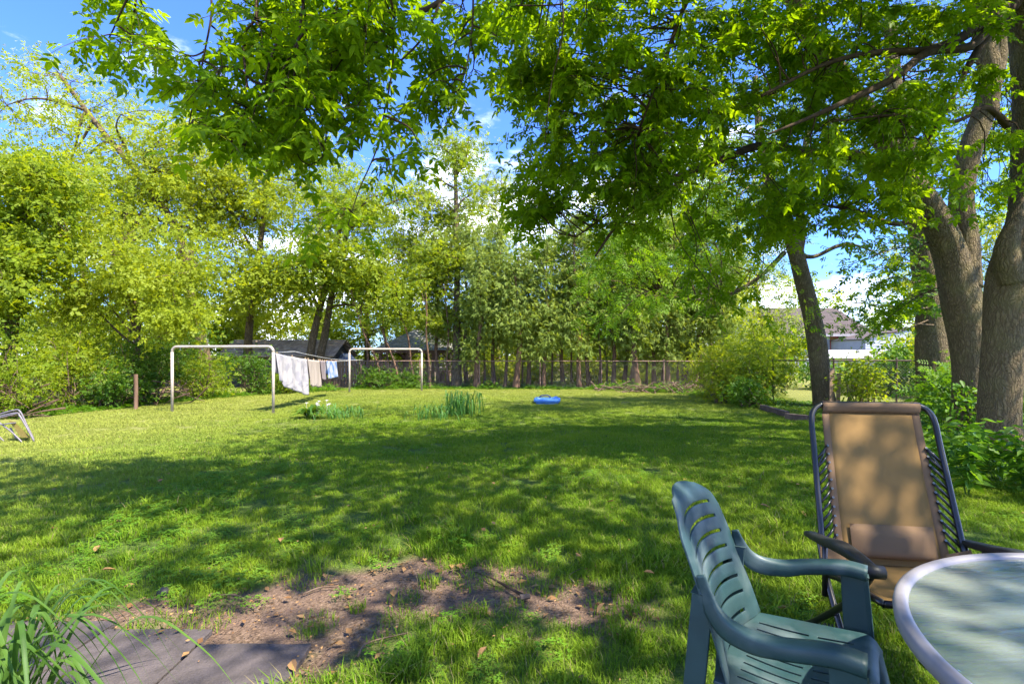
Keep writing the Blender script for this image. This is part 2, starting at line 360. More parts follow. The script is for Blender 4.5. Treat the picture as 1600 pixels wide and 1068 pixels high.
M['clover'] = grass_material('clover', (.08, .21, .012), (.15, .30, .02), (.16, .27, .03))

# grass tufts, scattered by geometry nodes (nobody could count the blades)
tuftcol = bpy.data.collections.new('tufts')
def tuft(i, nb, rad, h0, h1, wd, lean):
    v = []; f = []; t = []
    r = np.random.default_rng(100+i)
    for b in range(nb):
        rr = rad*math.sqrt(r.random()); a = r.random()*6.283; x, y = rr*math.cos(a), rr*math.sin(a)
        h = h0+(h1-h0)*r.random(); th = r.random()*6.283; la = lean*(.3+r.random())*h; dx, dy = math.cos(th), math.sin(th)
        ww = wd*(.7+.6*r.random()); px_, py_ = -dy*ww, dx*ww; k = len(v)
        v += [(x-px_, y-py_, -.01), (x+px_, y+py_, -.01), (x+dx*la*.35+px_*.8, y+dy*la*.35+py_*.8, h*.55), (x+dx*la*.35-px_*.8, y+dy*la*.35-py_*.8, h*.55), (x+dx*la, y+dy*la, h*(1-.25*lean*r.random()))]
        f += [(k, k+1, k+2, k+3), (k+3, k+2, k+4)]; tt = r.random(); t += [tt, tt]
    return mk(f'tuft', v, f, t, M['grass'])
def mk(name, v, f, t, mat):
    me = bpy.data.meshes.new(name); me.from_pydata(v, [], f); me.materials.append(mat)
    a = me.attributes.new('tint', 'FLOAT', 'FACE'); a.data.foreach_set('value', np.array(t, dtype=np.float32)); me.update()
    o = bpy.data.objects.new(name, me); tuftcol.objects.link(o); return o
def clover(i):
    v = []; f = []; t = []; r = np.random.default_rng(300+i)
    for b in range(26):
        rr = .10*math.sqrt(r.random()); a = r.random()*6.283; x, y = rr*math.cos(a), rr*math.sin(a); h = .02+.035*r.random()
        k = len(v); v += [(x-.001, y, 0), (x+.001, y, 0), (x, y, h)]; f.append((k, k+1, k+2)); tt = r.random(); t.append(tt)
        a0 = r.random()*6.28
        for q in range(3):
            an = a0+q*2.094; s = .009+.006*r.random(); c_, s_ = math.cos(an), math.sin(an); k = len(v)
            v += [(x, y, h), (x+s*(c_-.6*s_), y+s*(s_+.6*c_), h+.002), (x+s*1.5*c_, y+s*1.5*s_, h+.001*r.random()), (x+s*(c_+.6*s_), y+s*(s_-.6*c_), h+.003)]
            f.append((k, k+1, k+2, k+3)); t.append(tt*.9)
    return mk('clover', v, f, t, M['clover'])
KINDS = []
for i in range(5): tuft(i, 120, .11, .018, .045, .0016, .9)
for i in range(5, 8): tuft(i, 70, .06, .035, .08, .0022, .9)
for i in range(8, 11): tuft(i, 100, .16, .02, .045, .0035, .8)    # wider blades for the far lawn
for i in range(3): clover(i)
names = [o.name for o in tuftcol.objects]; order = {o.name: k for k, o in enumerate(sorted(tuftcol.objects, key=lambda o: o.name))}
idx_short = [order[names[k]] for k in range(5)]; idx_tall = [order[names[k]] for k in range(5, 8)]; idx_far = [order[names[k]] for k in range(8, 11)]; idx_clo = [order[names[k]] for k in range(11, 14)]

def scatter(name, pts, idx, scl, label, inst_col):
    n = len(pts); me = bpy.data.meshes.new(name); me.vertices.add(n); me.vertices.foreach_set('co', pts.astype(np.float32).ravel())
    rot = np.zeros((n, 3), dtype=np.float32); rot[:, 2] = RNG.random(n)*6.283; rot[:, :2] = (RNG.random((n, 2))-.5)*.25
    for nm, ty, dt, ar in (('idx', 'INT', 'value', idx.astype(np.int32)), ('scl', 'FLOAT', 'value', scl.astype(np.float32)), ('rot', 'FLOAT_VECTOR', 'vector', rot.ravel())):
        a = me.attributes.new(nm, ty, 'POINT'); a.data.foreach_set(dt, ar)
    me.update(); o = bpy.data.objects.new(name, me); COL.objects.link(o); tag(o, label, kind='stuff')
    ng = bpy.data.node_groups.new(name+'_scatter', 'GeometryNodeTree')
    ng.interface.new_socket('Geometry', in_out='INPUT', socket_type='NodeSocketGeometry'); ng.interface.new_socket('Geometry', in_out='OUTPUT', socket_type='NodeSocketGeometry')
    Nn = ng.nodes; Ln = ng.links.new
    gi = Nn.new('NodeGroupInput'); go = Nn.new('NodeGroupOutput'); ip = Nn.new('GeometryNodeInstanceOnPoints'); ci = Nn.new('GeometryNodeCollectionInfo')
    ci.inputs['Collection'].default_value = inst_col; ci.inputs['Separate Children'].default_value = True; ci.inputs['Reset Children'].default_value = True
    ip.inputs['Pick Instance'].default_value = True
    def na(nm, ty):
        q = Nn.new('GeometryNodeInputNamedAttribute'); q.data_type = ty; q.inputs['Name'].default_value = nm; return q.outputs['Attribute']
    Ln(gi.outputs[0], ip.inputs['Points']); Ln(ci.outputs[0], ip.inputs['Instance']); Ln(na('idx', 'INT'), ip.inputs['Instance Index'])
    Ln(na('rot', 'FLOAT_VECTOR'), ip.inputs['Rotation']); Ln(na('scl', 'FLOAT'), ip.inputs['Scale']); Ln(ip.outputs[0], go.inputs[0])
    md = o.modifiers.new('scatter', 'NODES'); md.node_group = ng; return o

def lawn_points(d0, d1, dens, margin=1.0):
    n = int(2.3*(d1*d1-d0*d0)/2*dens*1.15)+10
    d = np.sqrt(RNG.random(n)*(d1*d1-d0*d0)+d0*d0); x = (RNG.random(n)*2-1)*1.12*d+ (RNG.random(n)-.5)*margin
    return x, d
PX, PY, PI_, PS = [], [], [], []
for d0, d1, dens in ((1.3, 3.6, 120), (3.6, 6, 80), (6, 10, 45), (10, 15, 34), (15, 24, 26)):
    x, y = lawn_points(d0, d1, dens)
    s = soil_mask(x, y); keep = RNG.random(len(x)) > s*.90
    keep &= ~((x < -.86+.06*np.sin(y*19)) & (y < 2.34+.05*np.sin(x*9)+.06*(x < -1.87)-.1*(x > -1.37)))
    edge_r = np.interp(y, [0, 4, 6, 8, 12, 16, 24], [5, 4.6, 5.4, 6.3, 7.8, 9, 12]); keep &= x < edge_r
    edge_l = np.interp(y, [0, 9, 12, 14, 18, 21, 24], [-12, -12.5, -11.3, -10.8, -10.2, -8, -8]); keep &= x > edge_l
    keep &= y < 22.4
    x, y = x[keep], y[keep]; n = len(x)
    near_ = y < 6
    u = RNG.random(n); cl = vnoise(x, y, .9, 21)
    is_clo = (near_ | (y < 9)) & (u < np.where(x < -1.2, .34, .10)*(cl > .42))
    is_tall = (vnoise(x, y, 2.5, 22) > .62) & (RNG.random(n) < .5) & near_
    idx = np.array(idx_short)[RNG.integers(0, 5, n)]
    idx = np.where(~near_, np.array(idx_far)[RNG.integers(0, 3, n)], idx)
    is_tall |= near_ & (soil_mask(x, y) > .5) & (RNG.random(n) < .35)
    idx = np.where(is_tall, np.array(idx_tall)[RNG.integers(0, 3, n)], idx)
    idx = np.where(is_clo, np.array(idx_clo)[RNG.integers(0, 3, n)], idx)
    sc_ = (.75+.5*RNG.random(n))*(.8+.5*vnoise(x, y, 1.5, 23))*np.where(is_clo, .75, 1)
    PX.append(x); PY.append(y); PI_.append(idx); PS.append(sc_)
PX = np.concatenate(PX); PY = np.concatenate(PY)
pts = np.stack([PX, PY, gz_np(PY)], -1)
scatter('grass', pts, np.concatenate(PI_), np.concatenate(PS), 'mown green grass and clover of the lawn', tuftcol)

# fallen leaves, chips and bits on the bare earth
def litter():
    n = 42000; x = RNG.uniform(-4.4, 4, n); y = RNG.uniform(1.7, 7.0, n); s = soil_mask(x, y)
    k = RNG.random(n) < s*.55+.022; x, y = x[k], y[k]; n = len(x)
    k = ~((x < -.9) & (y < 2.3) & (RNG.random(n) < .45+.6*np.clip((2.35-y)/.3, 0, 1))); x, y = x[k], y[k]; n = len(x)
    P = np.stack([x, y, gz_np(y)+.006+.012*((x < -.9) & (y < 2.44))+(.012+.03*(soil_mask(x, y) < .3))*RNG.random(n)], -1)
    a = RNG.random(n)*6.283; D = np.stack([np.cos(a), np.sin(a), (RNG.random(n)-.3)*.5], -1); Nn = np.stack([(RNG.random(n)-.5)*1.2, (RNG.random(n)-.5)*1.2, np.ones(n)], -1)
    S = np.where(RNG.random(n) < .88, RNG.uniform(.008, .022, n), RNG.uniform(.03, .06, n))
    leaf_object('leaf_litter', P, D, Nn, S, T_ONE, M['dry'], kind='stuff')['label'] = 'dry brown leaf litter and chips on the bare earth'
litter()

# ------------------------------------------------------------------ paving slabs
M['slab'] = plain('concrete_slab', (.042, .036, .035), .92, (.10, .083, .083), 9, .2, .8, 110, lo=.3, hi=.62, detail=10)
pav = bpy.data.objects.new('paving', None); COL.objects.link(pav); pav.location = (-1.8, 1.9, 0); tag(pav, 'old pinkish grey concrete paving slabs at the lawn corner', kind='structure')
for c_, x0 in enumerate((-3.37, -2.87, -2.37, -1.87, -1.37)):
    y1 = (2.44, 2.44, 2.43, 2.36, 2.24)[c_]
    for r_ in range(4):
        s = MB(); ya = y1-r_*.5; q = MB()
        # slab with a slightly broken outline
        out = []
        for (ax, ay, bx, by) in ((x0+.006, ya-.494, x0+.494, ya-.494), (x0+.494, ya-.494, x0+.494, ya), (x0+.494, ya, x0+.006, ya), (x0+.006, ya, x0+.006, ya-.494)):
            for t in np.linspace(0, 1, 7)[:-1]: out.append((ax+(bx-ax)*t+random.uniform(-.003, .003), ay+(by-ay)*t+random.uniform(-.004, .004)))
        n = len(out); dz = random.uniform(-.002, .002)
        s.add([(x, y, -.035+0) for x, y in out]+[(x, y, .012+dz) for x, y in out], [tuple(range(n, 2*n))]+[(i, (i+1) % n, n+(i+1) % n, n+i) for i in range(n)])
        s.build('slab', M['slab'], None, bevel=.004, loc=(x0+.25, ya-.25, 0))
        o = COL.objects[-1]; o.parent = pav; o.matrix_parent_inverse = Matrix.Translation((1.8, -1.9, 0))

# ------------------------------------------------------------------ trees
def rnd_unit(n): v = RNG.normal(size=(n, 3)); return norm(v)
def clumps_in(blobs):
    """clump centres spread through ellipsoids, denser towards their skin"""
    out = []
    for c, r, n in blobs:
        u = rnd_unit(n*2); rad = RNG.random(n*2)**(1/2.2)
        P = np.array(c)+u*np.array(r)*rad[:, None]*(1+.18*RNG.normal(size=(n*2, 1)))
        nz = np.array([mnoise.noise(Vector(p)*.55) for p in P]); P = P[np.argsort(-nz)][:n+n//3]; RNG.shuffle(P); out.append(P[:n])
    return np.concatenate(out)
def crown_leaves(C, crad, per, size, flat=.55, droop=.45, jitter=.25, tilt=1.1):
    n = len(C)*per; ci = np.repeat(np.arange(len(C)), per)
    cr = crad*(0.6+.8*RNG.random(len(C)))[ci]
    off = RNG.normal(size=(n, 3))*np.array([1, 1, flat])*.6; P = C[ci]+off*cr[:, None]
    D = off*np.array([1, 1, .4])+RNG.normal(size=(n, 3))*.5; D[:, 2] -= droop
    Nn = RNG.normal(size=(n, 3))*tilt; Nn[:, 2] += .8; Nn[:, 1] -= .25
    S = size*(1+jitter*RNG.normal(size=n)).clip(.4, 1.8)
    ct = RNG.random(len(C))[ci]; tint = (.55*ct+.45*RNG.random(n)).clip(0, 1)
    return P, D, Nn, S, tint
def limb_to(mb, a, b, r0, r1, sag=.15, sides=5, seg=6, wob=.06):
    a = np.array(a); b = np.array(b); ln = np.linalg.norm(b-a); pts = []
    w1 = RNG.normal(size=3)*wob*ln; w2 = RNG.normal(size=3)*wob*ln
    for t in np.linspace(0, 1, seg+1):
        p = a+(b-a)*t+w1*math.sin(math.pi*t)+w2*math.sin(2*math.pi*t)*.5; p[2] += sag*ln*math.sin(math.pi*t)*.6; pts.append(p)
    mb.tube(pts, np.linspace(r0, r1, seg+1), sides, cap=False); return np.array(pts)
def auto_tree(name, label, cat, base, top, r, blobs, tpl, mat, per=26, crad=.5, size=.13, group=None, trunk_pts=None, limbs=9, bark='bark_mid', droop=.45, flat=.55, trunks=1, kindpts=None, rtop=.35):
    base = Vector(base); root = thing(name, label, cat, base, group=group); rel = -np.array(base)
    tm = MB(); skel = []
    for k in range(trunks):
        if trunk_pts is None:
            b2 = base+Vector((k*.35*random.uniform(.8, 1.3), random.uniform(-.2, .2)*k, 0)); tp = Vector(top)+Vector((k*random.uniform(-.8, 1.2), random.uniform(-.5, .5)*k, 0))
            tp_ = [b2+(tp-b2)*t+Vector((random.uniform(-.12, .12), random.uniform(-.1, .1), 0))*(t > 0)*(t < 1) for t in (0, .25, .5, .75, 1)]
        else: tp_ = trunk_pts
        c = crom([tuple(p) for p in tp_], 5); t = np.linspace(0, 1, len(c)); rr = r*(1-(1-rtop)*t)*(1+.5*np.exp(-t*len(c)*.8)); c[0][2] -= .08
        tm = MB(); tm.tube(c+rel, rr, 9, cap=False); skel.append(c[len(c)//3:]); tm.build('trunk', M[bark], root, smooth=True)
    C = clumps_in(blobs); bm_ = MB()
    sk = np.concatenate(skel); 
    # main limbs to spread-out clumps, then twigs from limbs
    order_ = RNG.permutation(len(C))[:limbs]
    for i in order_:
        cand = sk[np.argsort(np.linalg.norm(sk[:, :2]-C[i][:2], axis=1)+abs(sk[:, 2]-(C[i][2]-1.2))*.8)[:4]]; a = cand[RNG.integers(0, len(cand))]
        pts = limb_to(bm_, a+rel, C[i]+rel, r*.33, r*.07, .1, 5, 7); skel.append(pts-rel)
    sk = np.concatenate(skel)
    for i in range(len(C)):
        if i in order_: continue
        d = np.linalg.norm(sk-C[i], axis=1)+np.maximum(sk[:, 2]-C[i][2], 0)*.5; a = sk[d.argmin()]
        if d.min() < 3.5: limb_to(bm_, a+rel, C[i]+rel, r*.08+.006, .006, .05, 3, 4)
    bm_.build('branches', M[bark], root, smooth=True)['kind'] = 'stuff'
    P, D, Nn, S, tint = crown_leaves(C, crad, per, size, flat, droop)
    lo = leaf_object('crown', P+rel, D, Nn, S, tpl, mat, root, tint); return root

LATE = []
def W(px, py, d): return tuple(at(px, py, d))
def far_tree(label, px, d, blobs_px, tpl, mat, name='tree', r=.16, base_px=None, **kw):
    """blobs_px: (px, py, depth, rx, ry, rz, clumps) in metres round a photo point"""
    bx = (base_px if base_px is not None else px); x = (bx-800)/F*d; base = (x, d, gz(d))
    bl = [(W(a, b, c), (rx, ry, rz), n) for a, b, c, rx, ry, rz, n in blobs_px]
    hi = max(bl, key=lambda q: q[0][2]); top = (hi[0][0]*.7+x*.3, hi[0][1], hi[0][2]+hi[1][2]*.3)
    return auto_tree(name, label, 'tree', base, top, r, bl, tpl, mat, **kw)

far_tree('dense fresh green maple at the far left edge of the garden', 10, 14.5, [(10, 330, 14.5, 2.2, 1.8, 2.0, 90), (-10, 450, 14, 1.8, 1.6, 1.6, 55), (60, 270, 15, 1.2, 1.2, .8, 20)], T_SPRIG, M['mid'], name='maple_tree', per=64, crad=.6, size=.22, r=.2)
far_tree('tall left tree with a leaning forked trunk and thin airy top', 300, 22, [(190, 330, 22, 4.4, 2.6, 2.8, 130), (110, 210, 22.5, 3.6, 2.2, 2.4, 44), (290, 230, 22, 2.6, 2.2, 1.8, 36), (60, 120, 23, 2.4, 2, 2.0, 12)], T_SPRIG, M['yellow'], name='leaning_tree', per=54, crad=.85, size=.22, r=.24,
         trunk_pts=[W(330, 600, 22), W(300, 470, 22), W(285, 380, 22), W(255, 325, 22), W(215, 270, 22), W(160, 205, 22.3), W(95, 120, 22.6)], limbs=14)
far_tree('low yellow green tree drooping over the left end of the clothesline frame', 215, 16.5, [(260, 420, 15.6, 1.6, 1.3, 1.5, 62), (190, 400, 16.5, 2.0, 1.6, 1.3, 50), (280, 500, 14.9, .9, .8, .75, 24), (120, 470, 16, 1.7, 1.3, 1.0, 32)], T_SPRIG, M['yellow'], name='drooping_tree', per=60, crad=.55, size=.17, r=.13, droop=.9, limbs=16)
far_tree('broad yellow green tree behind the clothesline frame', 385, 24, [(370, 320, 24, 4.2, 2.6, 3.0, 135), (420, 440, 23.5, 3.4, 2, 2.0, 80), (430, 230, 25, 3.0, 2.4, 2.2, 56)], T_SPRIG, M['yellow'], name='tree', per=58, crad=.85, size=.23, r=.2, limbs=12)
far_tree('double trunked tree behind the hanging towels', 478, 23.5, [(520, 430, 23.5, 3.0, 2.2, 1.7, 90), (560, 330, 24.5, 3.2, 2.4, 2.4, 85), (610, 460, 23, 1.8, 1.6, 1.1, 30)], T_SPRIG, M['mid'], name='tree', per=60, crad=.8, size=.22, r=.2, trunks=2, limbs=12)
far_tree('tall slender light green tree rising right of the gazebo', 713, 23, [(700, 330, 26, 2.4, 2, 2.4, 80), (705, 240, 26, 1.5, 1.4, 1.7, 34), (690, 430, 24, 2.0, 1.6, 1.3, 42), (640, 400, 25, 2.2, 1.8, 2.2, 44)], T_SPRIG, M['mid'], name='slender_tree', per=56, crad=.75, size=.21, r=.2, base_px=713, limbs=12)
far_tree('feathery tree top against the blue sky in the middle', 775, 28, [(765, 350, 28, 1.9, 1.6, 2.6, 40), (790, 300, 28, 1.4, 1.2, 1.4, 15)], T_PINN, M['mid'], name='feathery_tree', per=30, crad=.7, size=.32, r=.14)
far_tree('bright light green tree rising behind the right end of the cedars', 1075, 27, [(1010, 370, 27, 3.4, 2.4, 2.0, 70), (1110, 330, 27, 3.4, 2.6, 2.6, 80), (1150, 440, 27, 2.6, 2, 1.8, 46), (950, 290, 28, 3, 2.4, 2.4, 50)], T_SPRIG, M['yellow'], name='tree', per=44, crad=.75, size=.2, r=.2)
far_tree('light green tree seen between the big trunks at the right', 1560, 24, [(1560, 380, 24, 2.2, 2, 2.0, 46), (1560, 480, 23, 2.6, 2, 1.5, 46), (1420, 430, 24, 2, 1.6, 1.6, 22), (1640, 400, 23, 2.4, 2, 3.4, 44)], T_SPRIG, M['yellow'], name='tree', per=46, crad=.7, size=.2, r=.16)
far_tree('grey green tree in the far gap above the right hand bushes', 1190, 31, [(1180, 440, 31, 2.6, 2, 1.9, 32), (1225, 490, 30, 2.0, 2, 1.0, 20)], T_SPRIG, M['cedar'], name='tree', per=34, crad=.9, size=.2, r=.15)

for px, d, y0, rx, rz, n, mt, lb in ((-60, 24, 330, 3.2, 3.6, 60, 'mid', 'tree behind the far left maple'), (130, 31, 300, 4.4, 4.4, 66, 'mid', 'tall green tree behind the leaning tree'), (300, 33, 260, 4.2, 4.6, 66, 'yellow', 'tall tree behind the broad yellow green tree'), (500, 34, 320, 4.4, 4.0, 62, 'mid', 'tree behind the double trunked tree'), (245, 27, 440, 3.4, 2.6, 46, 'mid', 'round green tree behind the leaning trunk'), (375, 29, 455, 3.6, 2.2, 46, 'yellow', 'low light tree rising over the shed roof'), (575, 30, 440, 3.2, 2.4, 40, 'mid', 'green tree left of the gazebo roof peak'),
        (640, 36, 400, 4.0, 3.0, 44, 'yellow', 'tree rising behind the gazebo roof'), (860, 33, 420, 4.2, 3.2, 52, 'deep', 'dark tree behind the left half of the cedar row'), (985, 34, 440, 4.2, 3.0, 52, 'mid', 'tree behind the middle of the cedar row'), (1110, 34, 470, 3.4, 2.4, 40, 'mid', 'round tree behind the right end of the cedar row')):
    far_tree(lb, px, d, [(px, y0, d, rx, 2.4, rz, n), (px+random.uniform(-40, 40), 500, d, rx, 2.0, 1.6, n//3)], T_SPRIG, M[mt], per=30, crad=1.0, size=.34, r=.2, limbs=6, group='trees behind the back gardens')
for px, d, h, r, mt, lb in ((500, 26.5, 1.6, 1.5, 'deep', 'bush behind the board fence'), (770, 27, 1.7, 1.8, 'yellow', 'bush behind the cedars right of the gazebo'), (850, 28, 1.5, 1.8, 'mid', 'bush behind the cedars above the blue tub'), (925, 27, 1.8, 1.7, 'yellow', 'bush behind the middle of the chain link fence'), (1010, 28, 1.6, 1.8, 'mid', 'bush behind the thickest cedar'), (1090, 27, 2.2, 1.8, 'mid', 'bush behind the cedars at the right'), (1170, 26, 2.0, 1.6, 'mid', 'bush behind the right hand shrubs'), (600, 33, 2.0, 2.6, 'mid', 'bush glimpsed through the gazebo'),
        (90, 20, 4.4, 2.4, 'mid', 'tall shrub between the far left maple and the leaning tree'), (235, 25, 4.2, 2.6, 'yellow', 'tall yellow green shrub behind the drooping tree'), (330, 29, 4.6, 2.6, 'mid', 'tall shrub rising behind the left end of the shed'), (425, 29, 4.4, 2.6, 'yellow', 'tall light shrub rising behind the shed roof'), (520, 30, 4.4, 2.4, 'mid', 'tall shrub behind the small blue white shed'), (630, 31, 4.6, 2.6, 'yellow', 'tall light shrub behind the gazebo roof'),
        (735, 29, 3.8, 2.2, 'mid', 'tall shrub behind the tall slender tree'), (815, 29.5, 4.2, 2.4, 'yellow', 'tall light shrub behind the left cedars'), (900, 29, 3.8, 2.4, 'mid', 'tall shrub behind the centre of the cedar row'), (970, 30, 4.2, 2.2, 'yellow', 'tall light shrub behind the thickest cedar'), (1050, 29, 4.0, 2.4, 'mid', 'tall shrub behind the brush pile cedars'), (1140, 28, 4.4, 2.2, 'yellow', 'tall light shrub behind the last cedar'),
        (1225, 24, 3.0, 1.5, 'mid', 'shrub beyond the right fence left of the locust'), (1345, 20, .8, 1.0, 'mid', 'low shrub beyond the right fence in front of the annex'), (1400, 19, 1.7, 1.3, 'weed', 'darker shrub beyond the right fence'), (1440, 22, 3.2, 1.4, 'mid', 'shrub screening the garage left of the rough trunk'), (1290, 22, 1.2, 1.0, 'weed', 'low weeds beyond the fence boards'), (1590, 15, 2.6, 1.6, 'mid', 'bush at the right edge behind the thickest trunk'), (1520, 17, 3.2, 1.5, 'yellow', 'bright bush between the big trunks')):
    LATE.append((gr((px-800)/F*d, d), h, r, mt, lb))
# a far off wood behind the gardens
def woods():
    Cs = []
    for x in np.arange(-60, 64, 3.2):
        if 18 < x < 27: continue
        h = 6.0+4.0*random.random(); y = 50+random.uniform(-3, 3)
        Cs.append((np.array((x, y, h*.5)), (2.6, 2, h*.55), 12))
    C = clumps_in(Cs); P, D, Nn, S, t = crown_leaves(C, 1.4, 26, .68)
    leaf_object('woods', P, D, Nn, S, T_SPRIG, M['mid'], tint=t, kind='stuff')['label'] = 'far green wood behind the neighbouring gardens'
woods()

# bare slender stems standing between them
for px, d, lb in ((757, 23.8, 'bare stem between the first two cedars right of the gazebo'), (789, 23, 'thin bare stem left of the thick dark cedar'), (816, 24.6, 'bare stem just behind the thick dark cedar'), (862, 24.8, 'bare stem above the blue tub'), (893, 24.4, 'bare stem in the gap right of the blue tub'), (936, 23.2, 'bare stem left of the middle of the fence'),
                  (948, 24.8, 'bare stem at the middle of the fence'), (985, 23.9, 'bare stem just left of the thickest cedar'), (1010, 24.4, 'bare stem just right of the thickest cedar'), (1034, 24.8, 'bare stem behind the left end of the stick heap'), (1058, 23.4, 'bare stem behind the middle of the stick heap'), (1086, 24.6, 'bare stem behind the right part of the stick heap'), (1113, 24, 'bare stem left of the reddish last cedar')):
    x = (px-800)/F*d; z0 = gz(d); auto_tree('young_cedar', lb, 'cedar', (x, d, z0), (x+random.uniform(-.3, .3), d, z0+5), random.uniform(.045, .075), [((x, d, z0+4.2), (.5, .5, 1.4), 9)], T_CEDAR, M['cedar'], per=50, crad=.4, size=.25, group='bare stems between the cedars', bark='bark_red', droop=1, flat=.8, limbs=3)
# the row of cedars along the back fence
ced = [(745, 22.6), (772, 23.4), (806, 22.4), (826, 24), (848, 22.5), (880, 23.6), (905, 22.6), (921, 24.2), (958, 23), (975, 24.4), (996, 22.4), (1022, 23.6), (1045, 22.8), (1072, 23.8), (1098, 22.8), (1128, 22.6), (729, 24), (686, 24)]
clabels = ['reddish cedar first in the row right of the gazebo', 'thin cedar second in the row from the gazebo', 'thick dark cedar trunk left of the blue tub', 'slim cedar behind the left end of the blue tub', 'cedar directly behind the blue tub', 'cedar just right of the blue tub',
           'cedar with a bare curved stub left of mid fence', 'slim dark cedar deep behind the middle of the fence', 'narrow cedar left of the thickest middle cedar', 'back row cedar hidden behind the thickest middle cedar', 'thickest cedar of the row with light green spray hanging in front', 'cedar left of the brush pile',
           'cedar at the left end of the brush pile', 'slender cedar rising over the middle of the brush pile', 'cedar rising over the right part of the brush pile', 'reddish last cedar at the right end of the row', 'back row cedar between the gazebo tree and the first cedar', 'cedar stem in front of the gazebo right post']
for i, ((px, d), lb) in enumerate(zip(ced, clabels)):
    x = (px-800)/F*d; h = random.uniform(6.0, 8.6); rr = .10 if i != 10 else .16
    if i in (2, 0): rr = .14
    lo_ = 1.9+random.uniform(-.3, .5); z0 = gz(d)
    bl = [((x+random.uniform(-.1, .1), d, z0+lo_+(h-lo_)*t), (wd, wd*.9, (h-lo_)*.2), n) for t, wd, n in ((.05, .8, 9), (.30, .9, 15), (.55, .7, 12), (.78, .5, 8), (.95, .25, 4))]
    auto_tree('cedar_tree', lb, 'cedar', (x, d, z0), (x+random.uniform(-.25, .25), d, z0+h*.95), rr, bl, T_CEDAR, M['cedar'], per=66, crad=.46, size=.25, group='cedars along the back fence', bark='bark_red', droop=1.0, flat=.8, limbs=6, rtop=.2)

# leaning saplings left of the gazebo
for i, (a, b, c_, lb) in enumerate(((598, 545, 22.6, 'leaning bare sapling crossing the left end of the gazebo roof'), (625, 575, 22.8, 'sapling leaning left beside the far clothesline frame'), (648, 618, 23, 'thin sapling in front of the gazebo middle'),
                           (672, 664, 22.7, 'straight sapling in front of the gazebo right side'), (585, 560, 23.4, 'pale sapling stem left of the gazebo'), (610, 592, 23.6, 'slim sapling inside the leaning clump'), (700, 694, 23.3, 'dark stem close to the tall slender tree'))):
    b0 = gp(a, 604); b0.y = c_; b0.x = (a-800)/F*c_; b0.z = gz(c_)
    tp = at(b, 440, c_)
    auto_tree('sapling', lb, 'sapling', b0, tp, .055, [(tuple(tp), (.8, .7, .9), 12), (tuple(at((b+a)/2+6, 500, c_)), (.5, .5, .4), 4)], T_SPRIG, M['mid'], per=36, crad=.4, size=.15, group='saplings beside the gazebo', bark='bark_red', limbs=3)

# ------------------------------------------------------------------ near trees on the right
def bark_disp(seed, amp=.05, fl=1.0):
    def f(P, a):
        out = np.ones((len(P), len(a)))
        for i, p in enumerate(P):
            for j, t in enumerate(a):
                q = Vector((math.cos(t)*1.2+seed, math.sin(t)*1.2, p[2]*.9)); q2 = Vector((math.cos(t)*5+seed, math.sin(t)*5, p[2]*1.6+seed))
                out[i, j] += amp*1.6*mnoise.noise(q)+amp*.5*mnoise.noise(q2)
        return out
    return f
def trunk_part(root, name, pts, k=14, sides=40, seed=0, amp=.05, flare=0):
    c = crom(pts, k); base = np.array(root.location); P = c[:, :3]-base; r = c[:, 3].copy()
    if flare:
        s = np.linalg.norm(P-P[0], axis=1); r *= 1+flare*np.exp(-s/.28)
    mb = MB(); mb.tube(P, r, sides, cap=True, disp=bark_disp(seed, amp)); return mb.build(name, M['bark'], root, smooth=True)
def PW(px, py, d, rpx): p = at(px, py, d); return (p.x, p.y, p.z, rpx/F*d)

nb = gp(1560, 708); near_tree = thing('maple_tree', 'large maple with the thickest grey trunk at the right edge', 'tree', nb)
tp1 = [PW(1566, 722, 7.4, 27), PW(1563, 640, 7.4, 26), PW(1569, 520, 7.4, 27), PW(1583, 430, 7.4, 31), PW(1606, 340, 7.4, 25), PW(1612, 200, 7.3, 24), PW(1606, 60, 7.2, 22), PW(1590, -80, 7.1, 24), PW(1560, -260, 7, 18)]
trunk_part(near_tree, 'trunk', tp1, seed=1, amp=.045, flare=.16)
trunk_part(near_tree, 'stem', [PW(1580, 440, 7.3, 20), PW(1572, 390, 7.25, 16), PW(1586, 345, 7.25, 11), PW(1600, 290, 7.3, 8), PW(1606, 250, 7.3, 4)], k=8, sides=24, seed=3, amp=.1)
sb = at(1518, 640, 9.2); sb.z = gz(9.2); second = thing('maple_tree', 'maple whose forked grey trunk leans left behind the thickest trunk', 'tree', sb)
tp2 = [(sb.x, sb.y, sb.z-.1, .30), PW(1516, 570, 9.2, 23), PW(1502, 470, 9.2, 26), PW(1484, 395, 9.2, 22), PW(1452, 325, 9.1, 19), PW(1408, 265, 9, 16), PW(1370, 200, 8.8, 15), PW(1318, 130, 8.5, 16), PW(1262, 50, 8.2, 13), PW(1215, -60, 8, 10)]
trunk_part(second, 'trunk', tp2, seed=5, amp=.05, flare=.2)
tp3 = [PW(1506, 450, 9.2, 22), PW(1508, 380, 9.25, 18), PW(1502, 310, 9.3, 16), PW(1514, 240, 9.3, 15), PW(1540, 165, 9.3, 15), PW(1558, 60, 9.3, 14), PW(1545, -60, 9.3, 13)]
trunk_part(second, 'stem', tp3, seed=8, amp=.05)
tp4 = [PW(1546, 180, 9.2, 11), PW(1545, 100, 9.2, 14), PW(1528, 20, 9.3, 13), PW(1500, -90, 9.3, 14)]
trunk_part(second, 'stem', tp4, k=10, sides=28, seed=9)
tb = at(1458, 640, 13.5); tb.z = gz(13.5); third = thing('maple_tree', 'rough dark trunk behind and left of the two big maple trunks', 'tree', tb)
